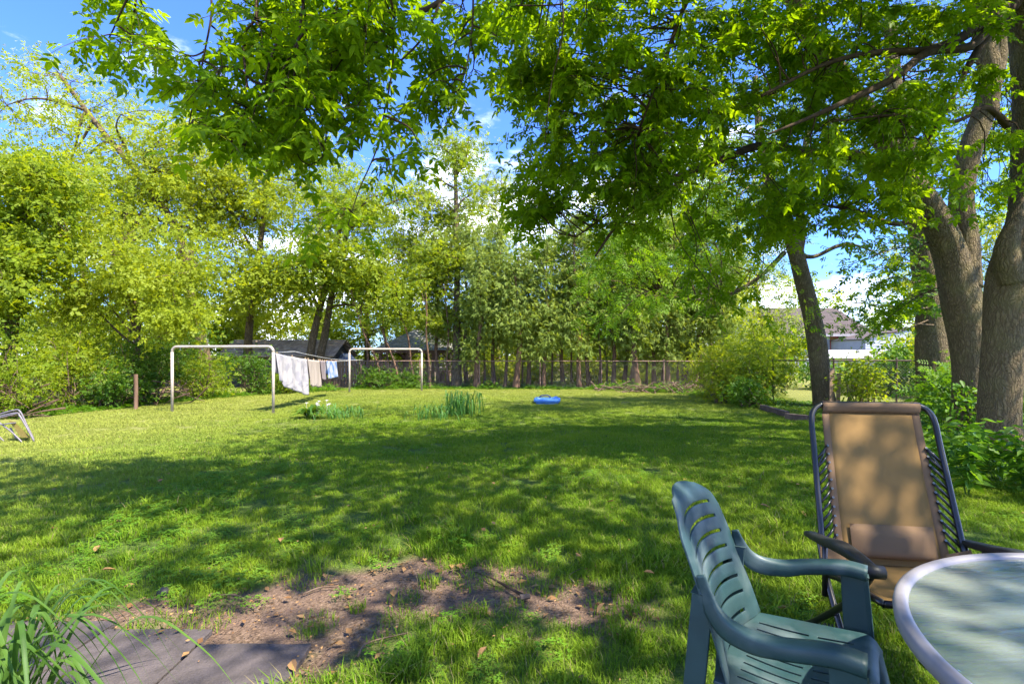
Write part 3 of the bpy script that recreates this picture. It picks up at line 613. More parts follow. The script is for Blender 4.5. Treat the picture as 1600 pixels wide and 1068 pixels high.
tp5 = [(tb.x, tb.y, tb.z-.1, .38), PW(1458, 540, 13.5, 21), PW(1450, 440, 13.5, 19), PW(1440, 360, 13.5, 18), PW(1425, 270, 13.5, 15), PW(1400, 150, 13.4, 11), PW(1390, 20, 13.4, 8)]
trunk_part(third, 'trunk', tp5, seed=12, amp=.09, flare=.15)
lb_ = at(1290, 640, 15); lb_.z = gz(15); locust = thing('locust_tree', 'slim locust tree with a bending trunk by the right hand fence', 'tree', lb_)
tp6 = [(lb_.x, lb_.y, lb_.z-.1, .30), PW(1283, 590, 15, 14), PW(1272, 510, 15, 13), PW(1255, 440, 15, 12), PW(1240, 385, 15, 11), PW(1215, 320, 14.8, 8), PW(1190, 230, 14.5, 6), PW(1180, 120, 14.5, 4)]
trunk_part(locust, 'trunk', tp6, seed=15, amp=.06, sides=24, flare=.2)
trunk_part(locust, 'limb', [PW(1246, 400, 15, 8), PW(1252, 360, 15, 7), PW(1250, 310, 15, 6), PW(1262, 200, 15, 4)], k=8, sides=16, seed=16)

LIMBS_NEAR = [  # photo pixel, pixel, depth, radius px : dark limbs over the lawn
    [PW(1597, 0, 7.2, 12), PW(1550, 28, 6.9, 9), PW(1500, 60, 6.6, 7.5), PW(1452, 78, 6.3, 6), PW(1370, 82, 6, 4.5), PW(1290, 100, 5.8, 3), PW(1190, 150, 5.6, 2.2)],
    [PW(1560, 22, 6.95, 8), PW(1520, 70, 6.5, 6), PW(1450, 82, 6.2, 6), PW(1400, 120, 5.9, 6), PW(1340, 150, 5.7, 5), PW(1262, 185, 5.5, 3), PW(1200, 210, 5.4, 1.5)],
    [PW(1575, 195, 7.1, 6), PW(1540, 168, 6.7, 4), PW(1490, 190, 6.3, 3), PW(1400, 180, 6, 2.2), PW(1300, 190, 5.8, 1.2)],
    [PW(1555, 40, 7, 6), PW(1520, 90, 6.8, 5), PW(1490, 150, 6.6, 3), PW(1450, 220, 6.4, 2)],
    [PW(1597, -60, 7.1, 14), PW(1450, -150, 6, 11), PW(1250, -200, 5.2, 9), PW(1000, -190, 4.6, 7), PW(760, -80, 4.2, 5), PW(690, 0, 4.1, 4.5), PW(640, 20, 4.1, 4), PW(560, 20, 4, 3), PW(480, 45, 3.9, 2), PW(400, 200, 3.9, 1)],
    [PW(1000, -190, 4.6, 7), PW(850, -260, 4, 6), PW(700, -260, 3.6, 5), PW(500, -200, 3.5, 4), PW(350, -120, 3.7, 3), PW(220, -30, 4.2, 2), PW(170, 60, 4.4, 1)],
    [PW(1250, -200, 5.2, 8), PW(1150, -100, 5.4, 6), PW(1080, -10, 5.6, 4), PW(1040, 90, 5.7, 3), PW(1000, 200, 5.8, 1.5)],
    [PW(1540, -120, 7.1, 10), PW(1430, -60, 6.8, 8), PW(1330, 0, 6.6, 6), PW(1240, 40, 6.4, 4), PW(1150, 55, 6.3, 2)]]
LIMBS_SECOND = [
    [PW(1400, 265, 9, 9), PW(1340, 245, 8.8, 8), PW(1260, 238, 8.4, 7), PW(1190, 228, 8, 6), PW(1140, 245, 7.6, 6), PW(1080, 268, 7.2, 5), PW(1035, 285, 7, 4), PW(980, 330, 6.8, 3), PW(930, 400, 6.6, 1.5)],
    [PW(1080, 268, 7.2, 3), PW(1010, 330, 7, 3), PW(975, 320, 6.8, 2), PW(900, 370, 6.6, 1)],
    [PW(1318, 130, 8.5, 9), PW(1240, 130, 8, 6), PW(1150, 170, 7.6, 4), PW(1050, 180, 7.2, 2), PW(930, 210, 7, 1)],
    [PW(1450, 335, 9.1, 6), PW(1400, 350, 8.8, 4), PW(1340, 330, 8.5, 3), PW(1280, 320, 8.3, 1.5)]]
HANG = [  # thin hanging twigs at the upper left
    [(690, 0, 4.1), (660, 60, 4.05), (610, 110, 4.0), (570, 150, 3.9), (535, 195, 3.85)], [(620, -40, 4.1), (615, 60, 4), (613, 110, 4), (600, 180, 3.9), (590, 230, 3.9), (560, 300, 3.8), (540, 365, 3.8)],
    [(480, -40, 4), (468, 50, 3.9), (460, 120, 3.9), (456, 200, 3.9), (470, 250, 3.9), (500, 260, 3.9)], [(530, -40, 4.1), (520, 80, 4), (513, 160, 4), (505, 240, 4), (480, 260, 4)],
    [(590, 0, 4.2), (555, 60, 4.1), (530, 100, 4), (515, 120, 4)], [(440, 50, 3.9), (425, 85, 3.8), (410, 140, 3.8), (400, 165, 3.8), (380, 240, 3.8)], [(400, 30, 4), (380, 60, 4), (385, 130, 3.9), (380, 200, 3.9), (350, 260, 3.9)],
    [(740, -40, 4.4), (738, 40, 4.4), (730, 100, 4.3), (718, 140, 4.3)], [(300, -60, 4), (330, 0, 3.9), (320, 80, 3.9), (300, 170, 3.9), (290, 220, 3.9)], [(220, -60, 4.6), (210, 20, 4.6), (200, 90, 4.6)],
    [(600, 180, 3.9), (640, 200, 3.9), (655, 230, 3.9)], [(870, -60, 5), (880, 40, 5), (860, 140, 5), (850, 240, 5.2)]]
def limb_parts(root, limbs):
    sk = []
    for lm in limbs:
        c = crom(lm, 7); base = np.array(root.location); mb = MB(); r = np.maximum(c[:, 3], .004)
        mb.tube(c[:, :3]-base, r, 9, cap=True, disp=bark_disp(random.random()*9, .09)); mb.build('limb', M['twig'], root, smooth=True); sk.append(c[:, :3])
    return sk
skn = limb_parts(near_tree, LIMBS_NEAR); sks = limb_parts(second, LIMBS_SECOND)
tw = MB(); nbv = np.array(near_tree.location)
hp = []
for h in HANG:
    c = crom([W(*q) for q in h], 6); tw.tube(c-nbv, np.linspace(.011, .003, len(c)), 5); hp.append(c)
tw.build('twigs', M['twig'], near_tree, smooth=True)['kind'] = 'stuff'

def region_clumps(regs):
    out = []
    for x0, y0, x1, y1, d0, d1, n in regs:
        for _ in range(n): out.append(W(random.uniform(x0, x1), random.uniform(y0, y1), random.uniform(d0, d1)))
    return np.array(out)
def twiggy(C, skel, root, leafsize, nsub=4, sublen=.4, per=8, seeds=0.):
    """leafy shoots: twigs from limb to clump, short shoots from the clump with paired drooping leaves"""
    sk = np.concatenate(skel); tb = MB(); rb = np.array(root.location); LP, LD, LN, LT = [], [], [], []; SP = []
    for c in C:
        d = np.linalg.norm(sk-c, axis=1)+np.maximum(c[2]-sk[:, 2], 0)*.2; a = sk[d.argmin()]
        pts = limb_to(tb, a-rb, c-rb, .010, .005, .10, 4, 5); dirv = (pts[-1]-pts[-2]); dirv = dirv/(np.linalg.norm(dirv)+1e-6); ct = RNG.random()
        for s in range(nsub):
            dr = dirv*.6+RNG.normal(size=3)*np.array([.8, .8, .35]); dr /= np.linalg.norm(dr); ln = sublen*RNG.uniform(.5, 1.2)
            q = [c+dr*ln*t+np.array([0, 0, -.35*ln*t*t]) for t in np.linspace(0, 1, 5)]; tb.tube([x-rb for x in q], np.linspace(.004, .0018, 5), 3, cap=False)
            for k in range(per):
                t = .15+.85*k/(per-1); j = t*4; i0 = min(int(j), 3); p = q[i0]+(q[i0+1]-q[i0])*(j-i0)
                side = np.cross(dr, (0, 0, 1)); side /= np.linalg.norm(side)+1e-6
                dd = side*(1 if k % 2 else -1)*RNG.uniform(.5, 1.1)+dr*RNG.uniform(.2, .9)+RNG.normal(size=3)*.25; dd[2] -= RNG.uniform(.2, .9)
                LP.append(p); LD.append(dd); nn = RNG.normal(size=3)*.45; nn[2] += 1; LN.append(nn); LT.append(.5*ct+.5*RNG.random())
            if RNG.random() < seeds:
                for _ in range(9): SP.append(q[2]+RNG.normal(size=3)*.03+np.array([0, 0, -.16*RNG.random()]))
    tb.build('twigs', M['twig'], root)['kind'] = 'stuff'
    return np.array(LP), np.array(LD), np.array(LN), np.array(LT), np.array(SP) if SP else None

CN = region_clumps([(330, 0, 470, 120, 3.6, 4.6, 16), (290, 80, 470, 205, 3.5, 4.4, 13), (430, -20, 600, 130, 3.7, 4.7, 18), (420, 100, 560, 215, 3.6, 4.4, 10), (540, 0, 650, 120, 3.8, 4.6, 8), (530, 160, 620, 270, 3.7, 4.4, 4), (650, -20, 790, 110, 4.2, 5, 9), (660, 100, 780, 170, 4.3, 5, 5),
                    (150, -30, 240, 90, 4.3, 5, 8), (300, 180, 350, 220, 3.6, 4.2, 2), (535, 310, 560, 350, 3.7, 4.1, 1), (380, -60, 640, 0, 3.5, 5, 12)])
sz = .155
LP, LD, LN, LT, SP = twiggy(CN, skn+hp, near_tree, sz, 4, .36, 7, .12)
S_ = sz*(1+.32*RNG.normal(size=len(LP))).clip(.4, 1.7)
# the 300 leaves that show largest are parts, the rest stays joined
dist = np.linalg.norm(LP-np.array((0, 0, CAM_H)), axis=1); vis = (LP[:, 2] < CAM_H+.68*LP[:, 1]) & (abs(LP[:, 0]) < LP[:, 1])
rank = np.argsort(dist+np.where(vis, 0, 100)); pick = rank[:300]; rest = rank[300:]
leaf_meshes = []
for k in range(6):
    v, f = T_MAPLE; me = bpy.data.meshes.new('leaf'); me.from_pydata([(x*sz, y*sz, z*sz*random.uniform(.6, 1.8)) for x, y, z in v], [], f); me.materials.append(M['maple'])
    a = me.attributes.new('tint', 'FLOAT', 'FACE'); a.data.foreach_set('value', [(k+.5)/6]*len(f)); me.update(); leaf_meshes.append(me)
for i in pick:
    D = Vector(LD[i]).normalized(); B = D.cross(Vector(LN[i])).normalized(); Nn = B.cross(D)
    o = bpy.data.objects.new('leaf', leaf_meshes[int(LT[i]*5.99)]); COL.objects.link(o); o.parent = near_tree
    mt = Matrix((B, D, Nn)).transposed().to_4x4(); s = S_[i]/sz; mt = mt @ Matrix.Scale(s, 4); mt.translation = Vector(LP[i]-nbv); o.matrix_local = mt
leaf_object('crown', LP[rest]-nbv, LD[rest], LN[rest], S_[rest], T_MAPLE, M['maple'], near_tree, LT[rest], kind='stuff')
# dense right side and the high part that shades the lawn
CR = region_clumps([(800, -20, 1000, 120, 5.2, 6.6, 34), (820, 100, 1060, 260, 5.4, 6.8, 40), (1000, -20, 1200, 150, 5.2, 6.8, 34), (1200, -20, 1540, 120, 5.6, 7.2, 44), (1200, 110, 1480, 260, 5.6, 7.4, 40), (960, 200, 1080, 300, 5.6, 6.6, 14), (1470, 200, 1600, 330, 6, 7, 5)])
LP, LD, LN, LT, SP2 = twiggy(CR, skn, near_tree, .16, 5, .42, 8, .35)
leaf_object('crown', LP-nbv, LD, LN,   .16*(1+.3*RNG.normal(size=len(LP))).clip(.5, 1.5), T_MAPLE, M['maple'], near_tree, LT, kind='stuff')
SPa = np.concatenate([s for s in (SP, SP2) if s is not None]); n = len(SPa); D = RNG.normal(size=(n, 3))*.25; D[:, 2] -= 1
leaf_object('seed_clusters', SPa-nbv, D, RNG.normal(size=(n, 3)), np.full(n, .05), T_SEED, M['locust'], near_tree, kind='stuff')
sbv = np.array(second.location)
CS = region_clumps([(820, 250, 960, 340, 6.4, 7.6, 18), (880, 300, 1000, 360, 6.4, 7.4, 7), (1000, 120, 1250, 260, 7.2, 8.6, 34), (1050, 270, 1260, 360, 7.4, 9, 18), (1200, 240, 1400, 350, 7.6, 9, 32), (1340, 260, 1420, 340, 8, 9, 8), (1080, 400, 1180, 450, 7.8, 8.6, 4), (1450, 100, 1560, 420, 10, 11.5, 18), (1540, 60, 1610, 330, 10, 12, 16), (1380, 400, 1480, 520, 9.5, 11, 7)])
LP, LD, LN, LT, SP3 = twiggy(CS, sks+[crom(tp2, 6)[20:, :3], crom(tp3, 6)[:, :3]], second, .17, 5, .5, 8, .25)
leaf_object('crown', LP-sbv, LD, LN, .17*(1+.3*RNG.normal(size=len(LP))).clip(.5, 1.5), T_MAPLE, M['maple'], second, LT, kind='stuff')
D = RNG.normal(size=(len(SP3), 3))*.25; D[:, 2] -= 1
leaf_object('seed_clusters', SP3-sbv, D, RNG.normal(size=(len(SP3), 3)), np.full(len(SP3), .05), T_SEED, M['locust'], second, kind='stuff')
def high_crown(root, n, xr, yr, zr, seed, per=30, ths=-.12, lim=None):
    rb = np.array(root.location); r = np.random.default_rng(seed); C = []
    while len(C) < n:
        p = np.array((r.uniform(*xr), r.uniform(*yr), r.uniform(*zr)))
        if p[2] < CAM_H+.69*max(p[1], 0)+.5 and p[1] > 0 and abs(p[0]) < p[1]+1: continue
        if mnoise.noise(Vector((p[0]*.45, p[1]*.45, seed))) < ths: continue
        if lim is not None and not lim(p): continue
        C.append(p)
    C = np.array(C); P, D, Nn, S, t = crown_leaves(C, .62, per, .24, tilt=.5)
    leaf_object('crown', P-rb, D, Nn, S, T_MAPLE2, M['maple'], root, t, kind='stuff')
    mb = MB(); top = np.array(tp1[-1][:3]) if root is near_tree else np.array(tp2[-1][:3])
    for c in C[::5]: limb_to(mb, top-rb, c-rb, .03, .01, .05, 4, 5)
    mb.build('branches', M['bark_mid'], root)['kind'] = 'stuff'
high_crown(near_tree, 390, (-2.2, 9), (-5, 8.5), (4.9, 8.0), 41, lim=lambda p: p[0] > -2.2+.25*(p[2]-6) )
high_crown(second, 180, (1, 12), (4, 12.5), (7.5, 10.5), 43)
# third maple and locust crowns
def give_crown(root, C, tpl, mat, per, crad, size, skel, droop=.5, flat=.5):
    rb = np.array(root.location); P, D, Nn, S, t = crown_leaves(C, crad, per, size, flat, droop); leaf_object('crown', P-rb, D, Nn, S, tpl, mat, root, t)
    mb = MB(); sk = np.concatenate(skel)
    for c in C:
        d = np.linalg.norm(sk-c, axis=1); limb_to(mb, sk[d.argmin()]-rb, c-rb, .022, .008, .08, 4, 5)
    mb.build('branches', M['bark_mid'], root)['kind'] = 'stuff'
C3 = np.concatenate([region_clumps([(1290, 150, 1500, 330, 12.5, 14.5, 30), (1370, 330, 1440, 420, 12.3, 13.2, 9), (1320, 410, 1450, 510, 11, 13, 15)]), clumps_in([((10.5, 13.5, 8.5), (3, 2.6, 2), 60)])])
give_crown(third, C3, T_MAPLE, M['deep'], 26, .5, .2, [crom(tp5, 6)[8:, :3]])
C4 = np.concatenate([region_clumps([(1050, 150, 1290, 330, 13, 15.5, 44), (930, 400, 1050, 510, 12, 13.5, 20), (960, 330, 1090, 420, 12.4, 14, 18), (1080, 330, 1240, 430, 13, 16, 22), (1240, 450, 1275, 520, 14.5, 14.8, 2)])])
trunk_part(locust, 'limb', [PW(1225, 395, 15, 4), PW(1190, 430, 14.6, 3), PW(1140, 460, 14.2, 3), PW(1090, 468, 13.8, 2), PW(1030, 460, 13.2, 1.5)], k=6, sides=8, seed=17)
trunk_part(locust, 'limb', [PW(1252, 400, 15, 4), PW(1275, 400, 15, 3), PW(1310, 384, 15, 3), PW(1340, 384, 15, 2), PW(1380, 400, 15, 1)], k=6, sides=8, seed=18)
give_crown(locust, C4, T_PINN, M['locust'], 34, .5, .26, [crom(tp6, 6)[12:, :3], crom([W(1225, 395, 15), W(1140, 460, 14.2), W(1030, 460, 13.2)], 6)], .7)

# ------------------------------------------------------------------ shrubs and undergrowth
def shrub(name, label, cat, base, h, r, mat, tpl=T_SPRIG, n=26, per=40, size=.12, stems=7, group=None, bark='brush', crad=.32, droop=.4):
    base = Vector(base); root = thing(name, label, cat, base, group=group); mb = MB(); C = []
    for _ in range(n):
        u = rnd_unit(1)[0]; t = RNG.random()**.5; C.append(np.array((u[0]*r*t, u[1]*r*.8*t, h*(.5+.48*u[2]*t))))
    C = np.array(C)
    for i in range(min(stems*3, n)): limb_to(mb, (RNG.normal()*.12, RNG.normal()*.12, -.03), C[i], .016, .006, .1, 4, 5, .1)
    mb.build('stems', M[bark], root)['kind'] = 'stuff'; P, D, Nn, S, t = crown_leaves(C, crad, per, size, .7, droop); P[:, 2] = np.maximum(P[:, 2], .03)
    leaf_object('foliage', P, D, Nn, S, tpl, mat, root, t); return root
SH = [((-13.6, 11.3), 1.9, 1.3, 'deep', 'leafy green bush behind the toppled chair at the left edge'), ((-12.3, 12.6), 2.0, 1.2, 'mid', 'light green bush right of the toppled chair'), ((-12.4, 14.2), 2.6, 1.4, 'mid', 'tall bush left of the old wooden post'),
      ((-11.4, 14.6), 1.3, .9, 'deep', 'dark low bush beside the old wooden post'), ((-11.6, 16.4), 2.2, 1.3, 'deep', 'twiggy dark bush behind the left clothesline pole'), ((-10.6, 17.6), 1.5, 1.0, 'mid', 'bush right of the left clothesline pole'),
      ((-9.8, 19.4), 1.7, 1.0, 'deep', 'dark green bush in front of the grey shed wall'), ((-8.6, 19.8), 1.1, .8, 'mid', 'low bush behind the large white towel'), ((-5.9, 22.4), 1.0, .9, 'deep', 'low green bush under the far clothesline frame'), ((-4.5, 22.8), .8, .7, 'deep', 'small bush at the foot of the leaning saplings'),
      ((-14.5, 14), 3.4, 1.7, 'deep', 'tall dark bush under the far left maple'), ((-13.8, 17), 3.4, 1.8, 'mid', 'large shrub under the yellow drooping tree'), ((-12.5, 20), 3.0, 1.8, 'deep', 'dark shrub mass behind the left frame bar')]
for (x, y), h, r, mt, lb in SH: shrub('bush', lb, 'bush', gr(x, y), h, r, M[mt], n=int(22+14*h*r/2), group='bushes along the left boundary', per=44, size=.13, stems=10)
SHR = [((7.4, 15.6), 2.0, 1.1, 'mid', T_SPRIG, 'bright bush left of the locust trunk'), ((8.2, 17.2), 2.9, 1.2, 'mid', T_SPRIG, 'tall light green shrub behind the bright bush'), ((7.0, 17.6), 2.2, 1.0, 'yellow', T_SPRIG, 'light shrub at the right end of the brush pile'),
       ((9.3, 13.6), 1.45, .5, 'mid', T_LEAF, 'round leafed sapling bush right of the locust trunk'), ((6.9, 14.6), .8, .6, 'weed', T_SPRIG, 'low dark bush at the lawn edge left of the log edging'), ((11.2, 11.8), 1.9, 1.3, 'locust', T_PINN, 'feathery bush in front of the house wall'),
       ((9.6, 10.6), 1.35, 1.0, 'weed', T_PINN, 'feathery green bush behind the recliner'), ((10.4, 9.6), 1.5, .9, 'locust', T_PINN, 'feathery bush against the forked trunk'), ((8.1, 8.9), 1.0, .8, 'weed', T_LEAF, 'leafy clump at the foot of the forked trunk'),
       ((13.5, 14.5), 2.4, 1.8, 'mid', T_SPRIG, 'bush seen right of the thickest trunk'), ((6.5, 15.9), 1.4, .7, 'yellow', T_SPRIG, 'small yellow green bush beside the brush pile')]
for (x, y), h, r, mt, tp, lb in SHR: shrub('bush', lb, 'bush', gr(x, y), h, r, M[mt], tp, n=int(20+12*h*r), per=36 if tp is not T_PINN else 24, size={id(T_PINN): .28, id(T_LEAF): .10}.get(id(tp), .13), group='bushes along the right boundary')

for b_, h, r, mt, lb in LATE: shrub('bush', lb, 'bush', b_, h, r, M[mt], n=int(16+6*h*r), per=28, size=.26, crad=.55, group='bushes behind the back fence')
def ground_cover(name, label, line, width, n, mat, tpl, size, hmax):
    P0 = np.array(line); seg = RNG.integers(0, len(P0)-1, n*1); L_ = np.linalg.norm(P0[1:]-P0[:-1], axis=1); seg = RNG.choice(len(L_), n, p=L_/L_.sum()); t = RNG.random(n)
    p = P0[seg]+(P0[seg+1]-P0[seg])*t[:, None]; d = (P0[seg+1]-P0[seg])/L_[seg][:, None]; nr = np.stack([-d[:, 1], d[:, 0]], -1)
    w_ = RNG.random(n)*width*(.55+.9*vnoise(p[:, 0], p[:, 1], 1.1, 31)); p = p+nr*w_[:, None]; h = hmax*vnoise(p[:, 0], p[:, 1], 1.7, 32)*(.3+RNG.random(n))*np.clip(w_/.3+.3, 0, 1)
    P = np.stack([p[:, 0], p[:, 1], gz_np(p[:, 1])+h*RNG.random(n)+.02], -1); D = RNG.normal(size=(n, 3)); D[:, 2] = .1*D[:, 2]; Nn = RNG.normal(size=(n, 3))*.4; Nn[:, 2] += 1
    leaf_object(name, P, D, Nn, size*(.6+.8*RNG.random(n)), tpl, mat, kind='stuff')['label'] = label
ground_cover('ground_cover', 'weeds and ivy along the left and back lawn edge', [(-14.5, 10.6), (-11.6, 12.2), (-10.9, 14), (-10.3, 17), (-9.3, 18.8), (-7.8, 20.2), (-6.8, 21.6), (-3, 22.0), (3, 21.9), (6.4, 19.5), (7, 17)], 1.8, 19000, M['weed'], T_SPRIG, .12, .42)
ground_cover('ground_cover', 'low weeds along the right lawn edge', [(6.2, 17), (6.6, 14.8), (7.6, 13.2), (7.3, 10.6), (6.5, 8.8), (5.6, 7.2), (4.9, 5.8), (4.5, 4.6), (4.6, 3.4)][::-1], -3.0, 11000, M['weed'], T_SPRIG, .11, .40)

# leafy plants with single leaves, bottom right of the big trunk
lm_ = []
for k in range(5):
    v, f = T_LEAF; me = bpy.data.meshes.new('leaf'); me.from_pydata([(x*.125, y*.125, z*.125*random.uniform(.5, 2)) for x, y, z in v], [], f); me.materials.append(M['weed'])
    a = me.attributes.new('tint', 'FLOAT', 'FACE'); a.data.foreach_set('value', [k/4]*len(f)); me.update(); lm_.append(me)
PL = [(4.75, 4.75), (4.35, 4.9), (4.95, 5.25), (4.45, 5.4), (5.25, 5.6), (4.75, 5.9), (5.5, 6.2), (5.05, 4.95), (4.05, 4.55), (5.0, 6.5), (5.7, 5.4), (5.75, 6.9), (4.5, 4.3), (4.9, 4.4)]
PLL = ['front leafy plant beside the recliner arm', 'leafy plant just right of the recliner frame', 'broad leafed plant in the middle of the right hand patch', 'leafy plant behind the recliner arm', 'leafy plant at the right picture edge in front of the trunk', 'tall leafy plant left of the thick trunk foot',
       'leafy plant touching the thick trunk foot', 'low leafy plant at the right picture edge', 'small leafy plant on the lawn edge behind the recliner', 'slim leafy plant reaching up before the forked trunk', 'outermost leafy plant right of the trunk foot', 'dark leafy plant behind the thick trunk foot', 'foremost small plant on the grass beyond the table', 'light green plant over the far table rim']
for i, ((x, y), lb) in enumerate(zip(PL, PLL)):
    h = .40+.22*random.random(); root = thing('leafy_plant', lb, 'plant', gr(x, y), group='leafy plants right of the recliner'); mb = MB()
    nl = 21 if i else 22
    for s in range(5):
        a = random.random()*6.28; tipx = Vector((math.cos(a)*.28*random.random(), math.sin(a)*.28*random.random(), h*random.uniform(.7, 1.1))); c = crom([(0, 0, -.03), tuple(tipx*.5+Vector((.02, 0, .03))), tuple(tipx)], 4); mb.tube(c, np.linspace(.005, .002, len(c)), 4)
        for k in range(12):
            t = .25+.75*k/11; p = Vector(c[min(int(t*(len(c)-1)), len(c)-1)]); an = k*2.4+s; D = Vector((math.cos(an), math.sin(an), random.uniform(-.35, .25))).normalized(); Nn = Vector((random.gauss(0, .2), random.gauss(0, .2), 1)); B = D.cross(Nn).normalized(); Nn = B.cross(D)
            o = bpy.data.objects.new('leaf', random.choice(lm_)); COL.objects.link(o); o.parent = root
            mt = Matrix((B, D, Nn)).transposed().to_4x4() @ Matrix.Scale(random.uniform(.7, 1.35), 4); mt.translation = p; o.matrix_local = mt
    mb.build('stems', M['weed'], root)

def blade_mesh(pts, wd, tint, mat, fold=.25):
    """a long strap leaf along pts"""
    P = crom(pts, 5); n = len(P); T = np.gradient(P, axis=0); T /= np.linalg.norm(T, axis=1)[:, None]; side = np.cross(T, (0, 0, 1)); side /= np.linalg.norm(side, axis=1)[:, None]+1e-6
    t = np.linspace(0, 1, n); w_ = wd*np.minimum(1, .5+t*3)*np.clip((1-t)*2.2, 0.03, 1); up = np.cross(side, T)
    V = np.concatenate([P-side*w_[:, None]+up*w_[:, None]*fold, P, P+side*w_[:, None]+up*w_[:, None]*fold]); f = []
    for i in range(n-1): f += [(i, i+1, n+i+1, n+i), (n+i, n+i+1, 2*n+i+1, 2*n+i)]
    me = bpy.data.meshes.new('leaf'); me.from_pydata(V.tolist(), [], f); me.materials.append(mat); a = me.attributes.new('tint', 'FLOAT', 'FACE'); a.data.foreach_set('value', [tint]*len(f)); me.polygons.foreach_set('use_smooth', [True]*len(f)); me.update(); return me
def blade_plant(name, label, cat, base, n, h, spread, wd, mat, arch=1.0, rad=.1, group=None, ang=None):
    root = thing(name, label, cat, base, group=group)
    for i in range(n):
        a = random.random()*6.283 if ang is None else random.uniform(*ang); hh = h*random.uniform(.6, 1.15); sp = spread*random.uniform(.3, 1.15); c, s = math.cos(a), math.sin(a); x0, y0 = random.gauss(0, rad), random.gauss(0, rad)
        pts = [(x0, y0, -.02), (x0+c*sp*.18, y0+s*sp*.18, hh*.55), (x0+c*sp*.5, y0+s*sp*.5, hh*(1-.05*arch)), (x0+c*sp*.85, y0+s*sp*.85, hh*(1-.28*arch)), (x0+c*sp*1.1, y0+s*sp*1.1, hh*(1-.62*arch))]
        o = bpy.data.objects.new('leaf', blade_mesh(pts, wd*random.uniform(.7, 1.2), random.random(), mat)); COL.objects.link(o); o.parent = root
    return root
# big strap leaved clump at the bottom left corner
blade_plant('daylily_clump', 'long arching strap leaved clump in the bottom left corner', 'plant', (-1.60, 1.5, 0), 120, .52, .46, .008, M['blade'], 1.1, .09)
# garden plants in the lawn
b1 = gp(505, 655); blade_plant('daylily_clump', 'spreading grassy clump right of the hosta under the towels', 'plant', b1+Vector((.35, .1, 0)), 70, .30, .5, .010, M['iris'], .9, .25)
b2 = gp(480, 654); hosta = thing('hosta', 'dark green hosta with white flowers below the large towel', 'plant', b2+Vector((.05, 0, 0)))
for i in range(46):
    a = random.random()*6.283; sp = random.uniform(.12, .42); z = random.uniform(.12, .3); c, s = math.cos(a), math.sin(a)
    o = bpy.data.objects.new('leaf', blade_mesh([(0, 0, 0), (c*sp*.5, s*sp*.5, z), (c*sp, s*sp, z*.9), (c*sp*1.35, s*sp*1.35, z*.55)], random.uniform(.03, .05), random.random(), M['deep'])); COL.objects.link(o); o.parent = hosta
M['white_petal'] = plain('white_petal', (.5, .47, .46), .6); M['white_petal2'] = M['white_petal']
fm = MB()
for i in range(8):
    x, y, z = random.uniform(-.2, .5), random.uniform(-.1, .3), random.uniform(.30, .44); fm.tube([(x, y, .1), (x, y, z)], .003, 3)
    for q in range(5):
        a = q*1.256; fm.add([(x, y, z), (x+.032*math.cos(a-.4), y+.032*math.sin(a-.4), z+.02), (x+.045*math.cos(a), y+.045*math.sin(a), z), (x+.032*math.cos(a+.4), y+.032*math.sin(a+.4), z+.02)], [(0, 1, 2, 3)])
fm.build('flowers', M['white_petal'], hosta)['kind'] = 'stuff'
b3 = gp(716, 650); blade_plant('iris_clump', 'upright blue green iris clump in the middle of the lawn', 'plant', b3+Vector((0, .25, 0)), 120, .54, .30, .012, M['iris'], .45, .26)
b4 = gp(680, 654); blade_plant('grey_green_clump', 'low grey green plant left of the iris clump', 'plant', b4, 70, .3, .3, .01, M['iris'], .6, .28)

# ------------------------------------------------------------------ clotheslines
M['pole'] = plain('pole_paint', (.42, .36, .30), .55, (.30, .23, .17), 7, .4, .2, 40, lo=.45, hi=.75)
M['wire'] = plain('line_wire', (.55, .55, .55), .5)
def frame(label, a, b, h):
    """an inverted U of painted steel tube"""
    root = thing('clothesline_stand', label, 'clothesline frame', gr(*a)); z = gz(a[1]); A = Vector((0, 0, -.1)); B = Vector((b[0]-a[0], b[1]-a[1], gz(b[1])-z-.1)); r = .14
    ux = (B-A); ux.z = 0; ux.normalize()
    for e, s, nm in ((A, 1, 'post'), (B, -1, 'post')):
        mb = MB(); mb.tube([e, e+Vector((0, 0, h+.1-r))], .036, 14); mb.build(nm, M['pole'], root, smooth=True)
    mb = MB(); pts = []
    for t in np.linspace(0, math.pi/2, 7): pts.append(A+ux*(r-r*math.cos(t))+Vector((0, 0, h+.1-r+r*math.sin(t))))
    for t in np.linspace(math.pi/2, 0, 7): pts.append(B-ux*(r-r*math.cos(t))+Vector((0, 0, h+.1-r+r*math.sin(t))))
    mb.tube(pts, .0358, 14); mb.build('crossbar', M['pole'], root, smooth=True)
    for k in (.08, .3, .62, .95):
        p = A.lerp(B, k)+Vector((0, 0, h+.1)); m2 = MB(); m2.tube([p+Vector((.0, 0, -.03)), p+Vector((0, 0, -.075)), p+Vector((.02, 0, -.09)), p+Vector((.03, 0, -.07))], .005, 6); m2.build('hook', M['wire'], root)
    return root
pa, pb = gp(427, 645), gp(269, 643); fa, fb = gp(659, 611), gp(546, 613)
frame('near white painted pipe clothesline frame at the left', (pb.x, pb.y), (pa.x, pa.y), 1.73)
frame('far thin pipe clothesline frame in front of the gazebo', (fb.x, fb.y), (fa.x, fa.y), 1.73)
def line_at(k, off=0):
    s = Vector((pa.x+off*1.0, pa.y, 1.275-.0)); e = Vector((fb.x+off, fb.y, .98)); p = s.lerp(e, k); p.z -= .10*math.sin(math.pi*k); return p
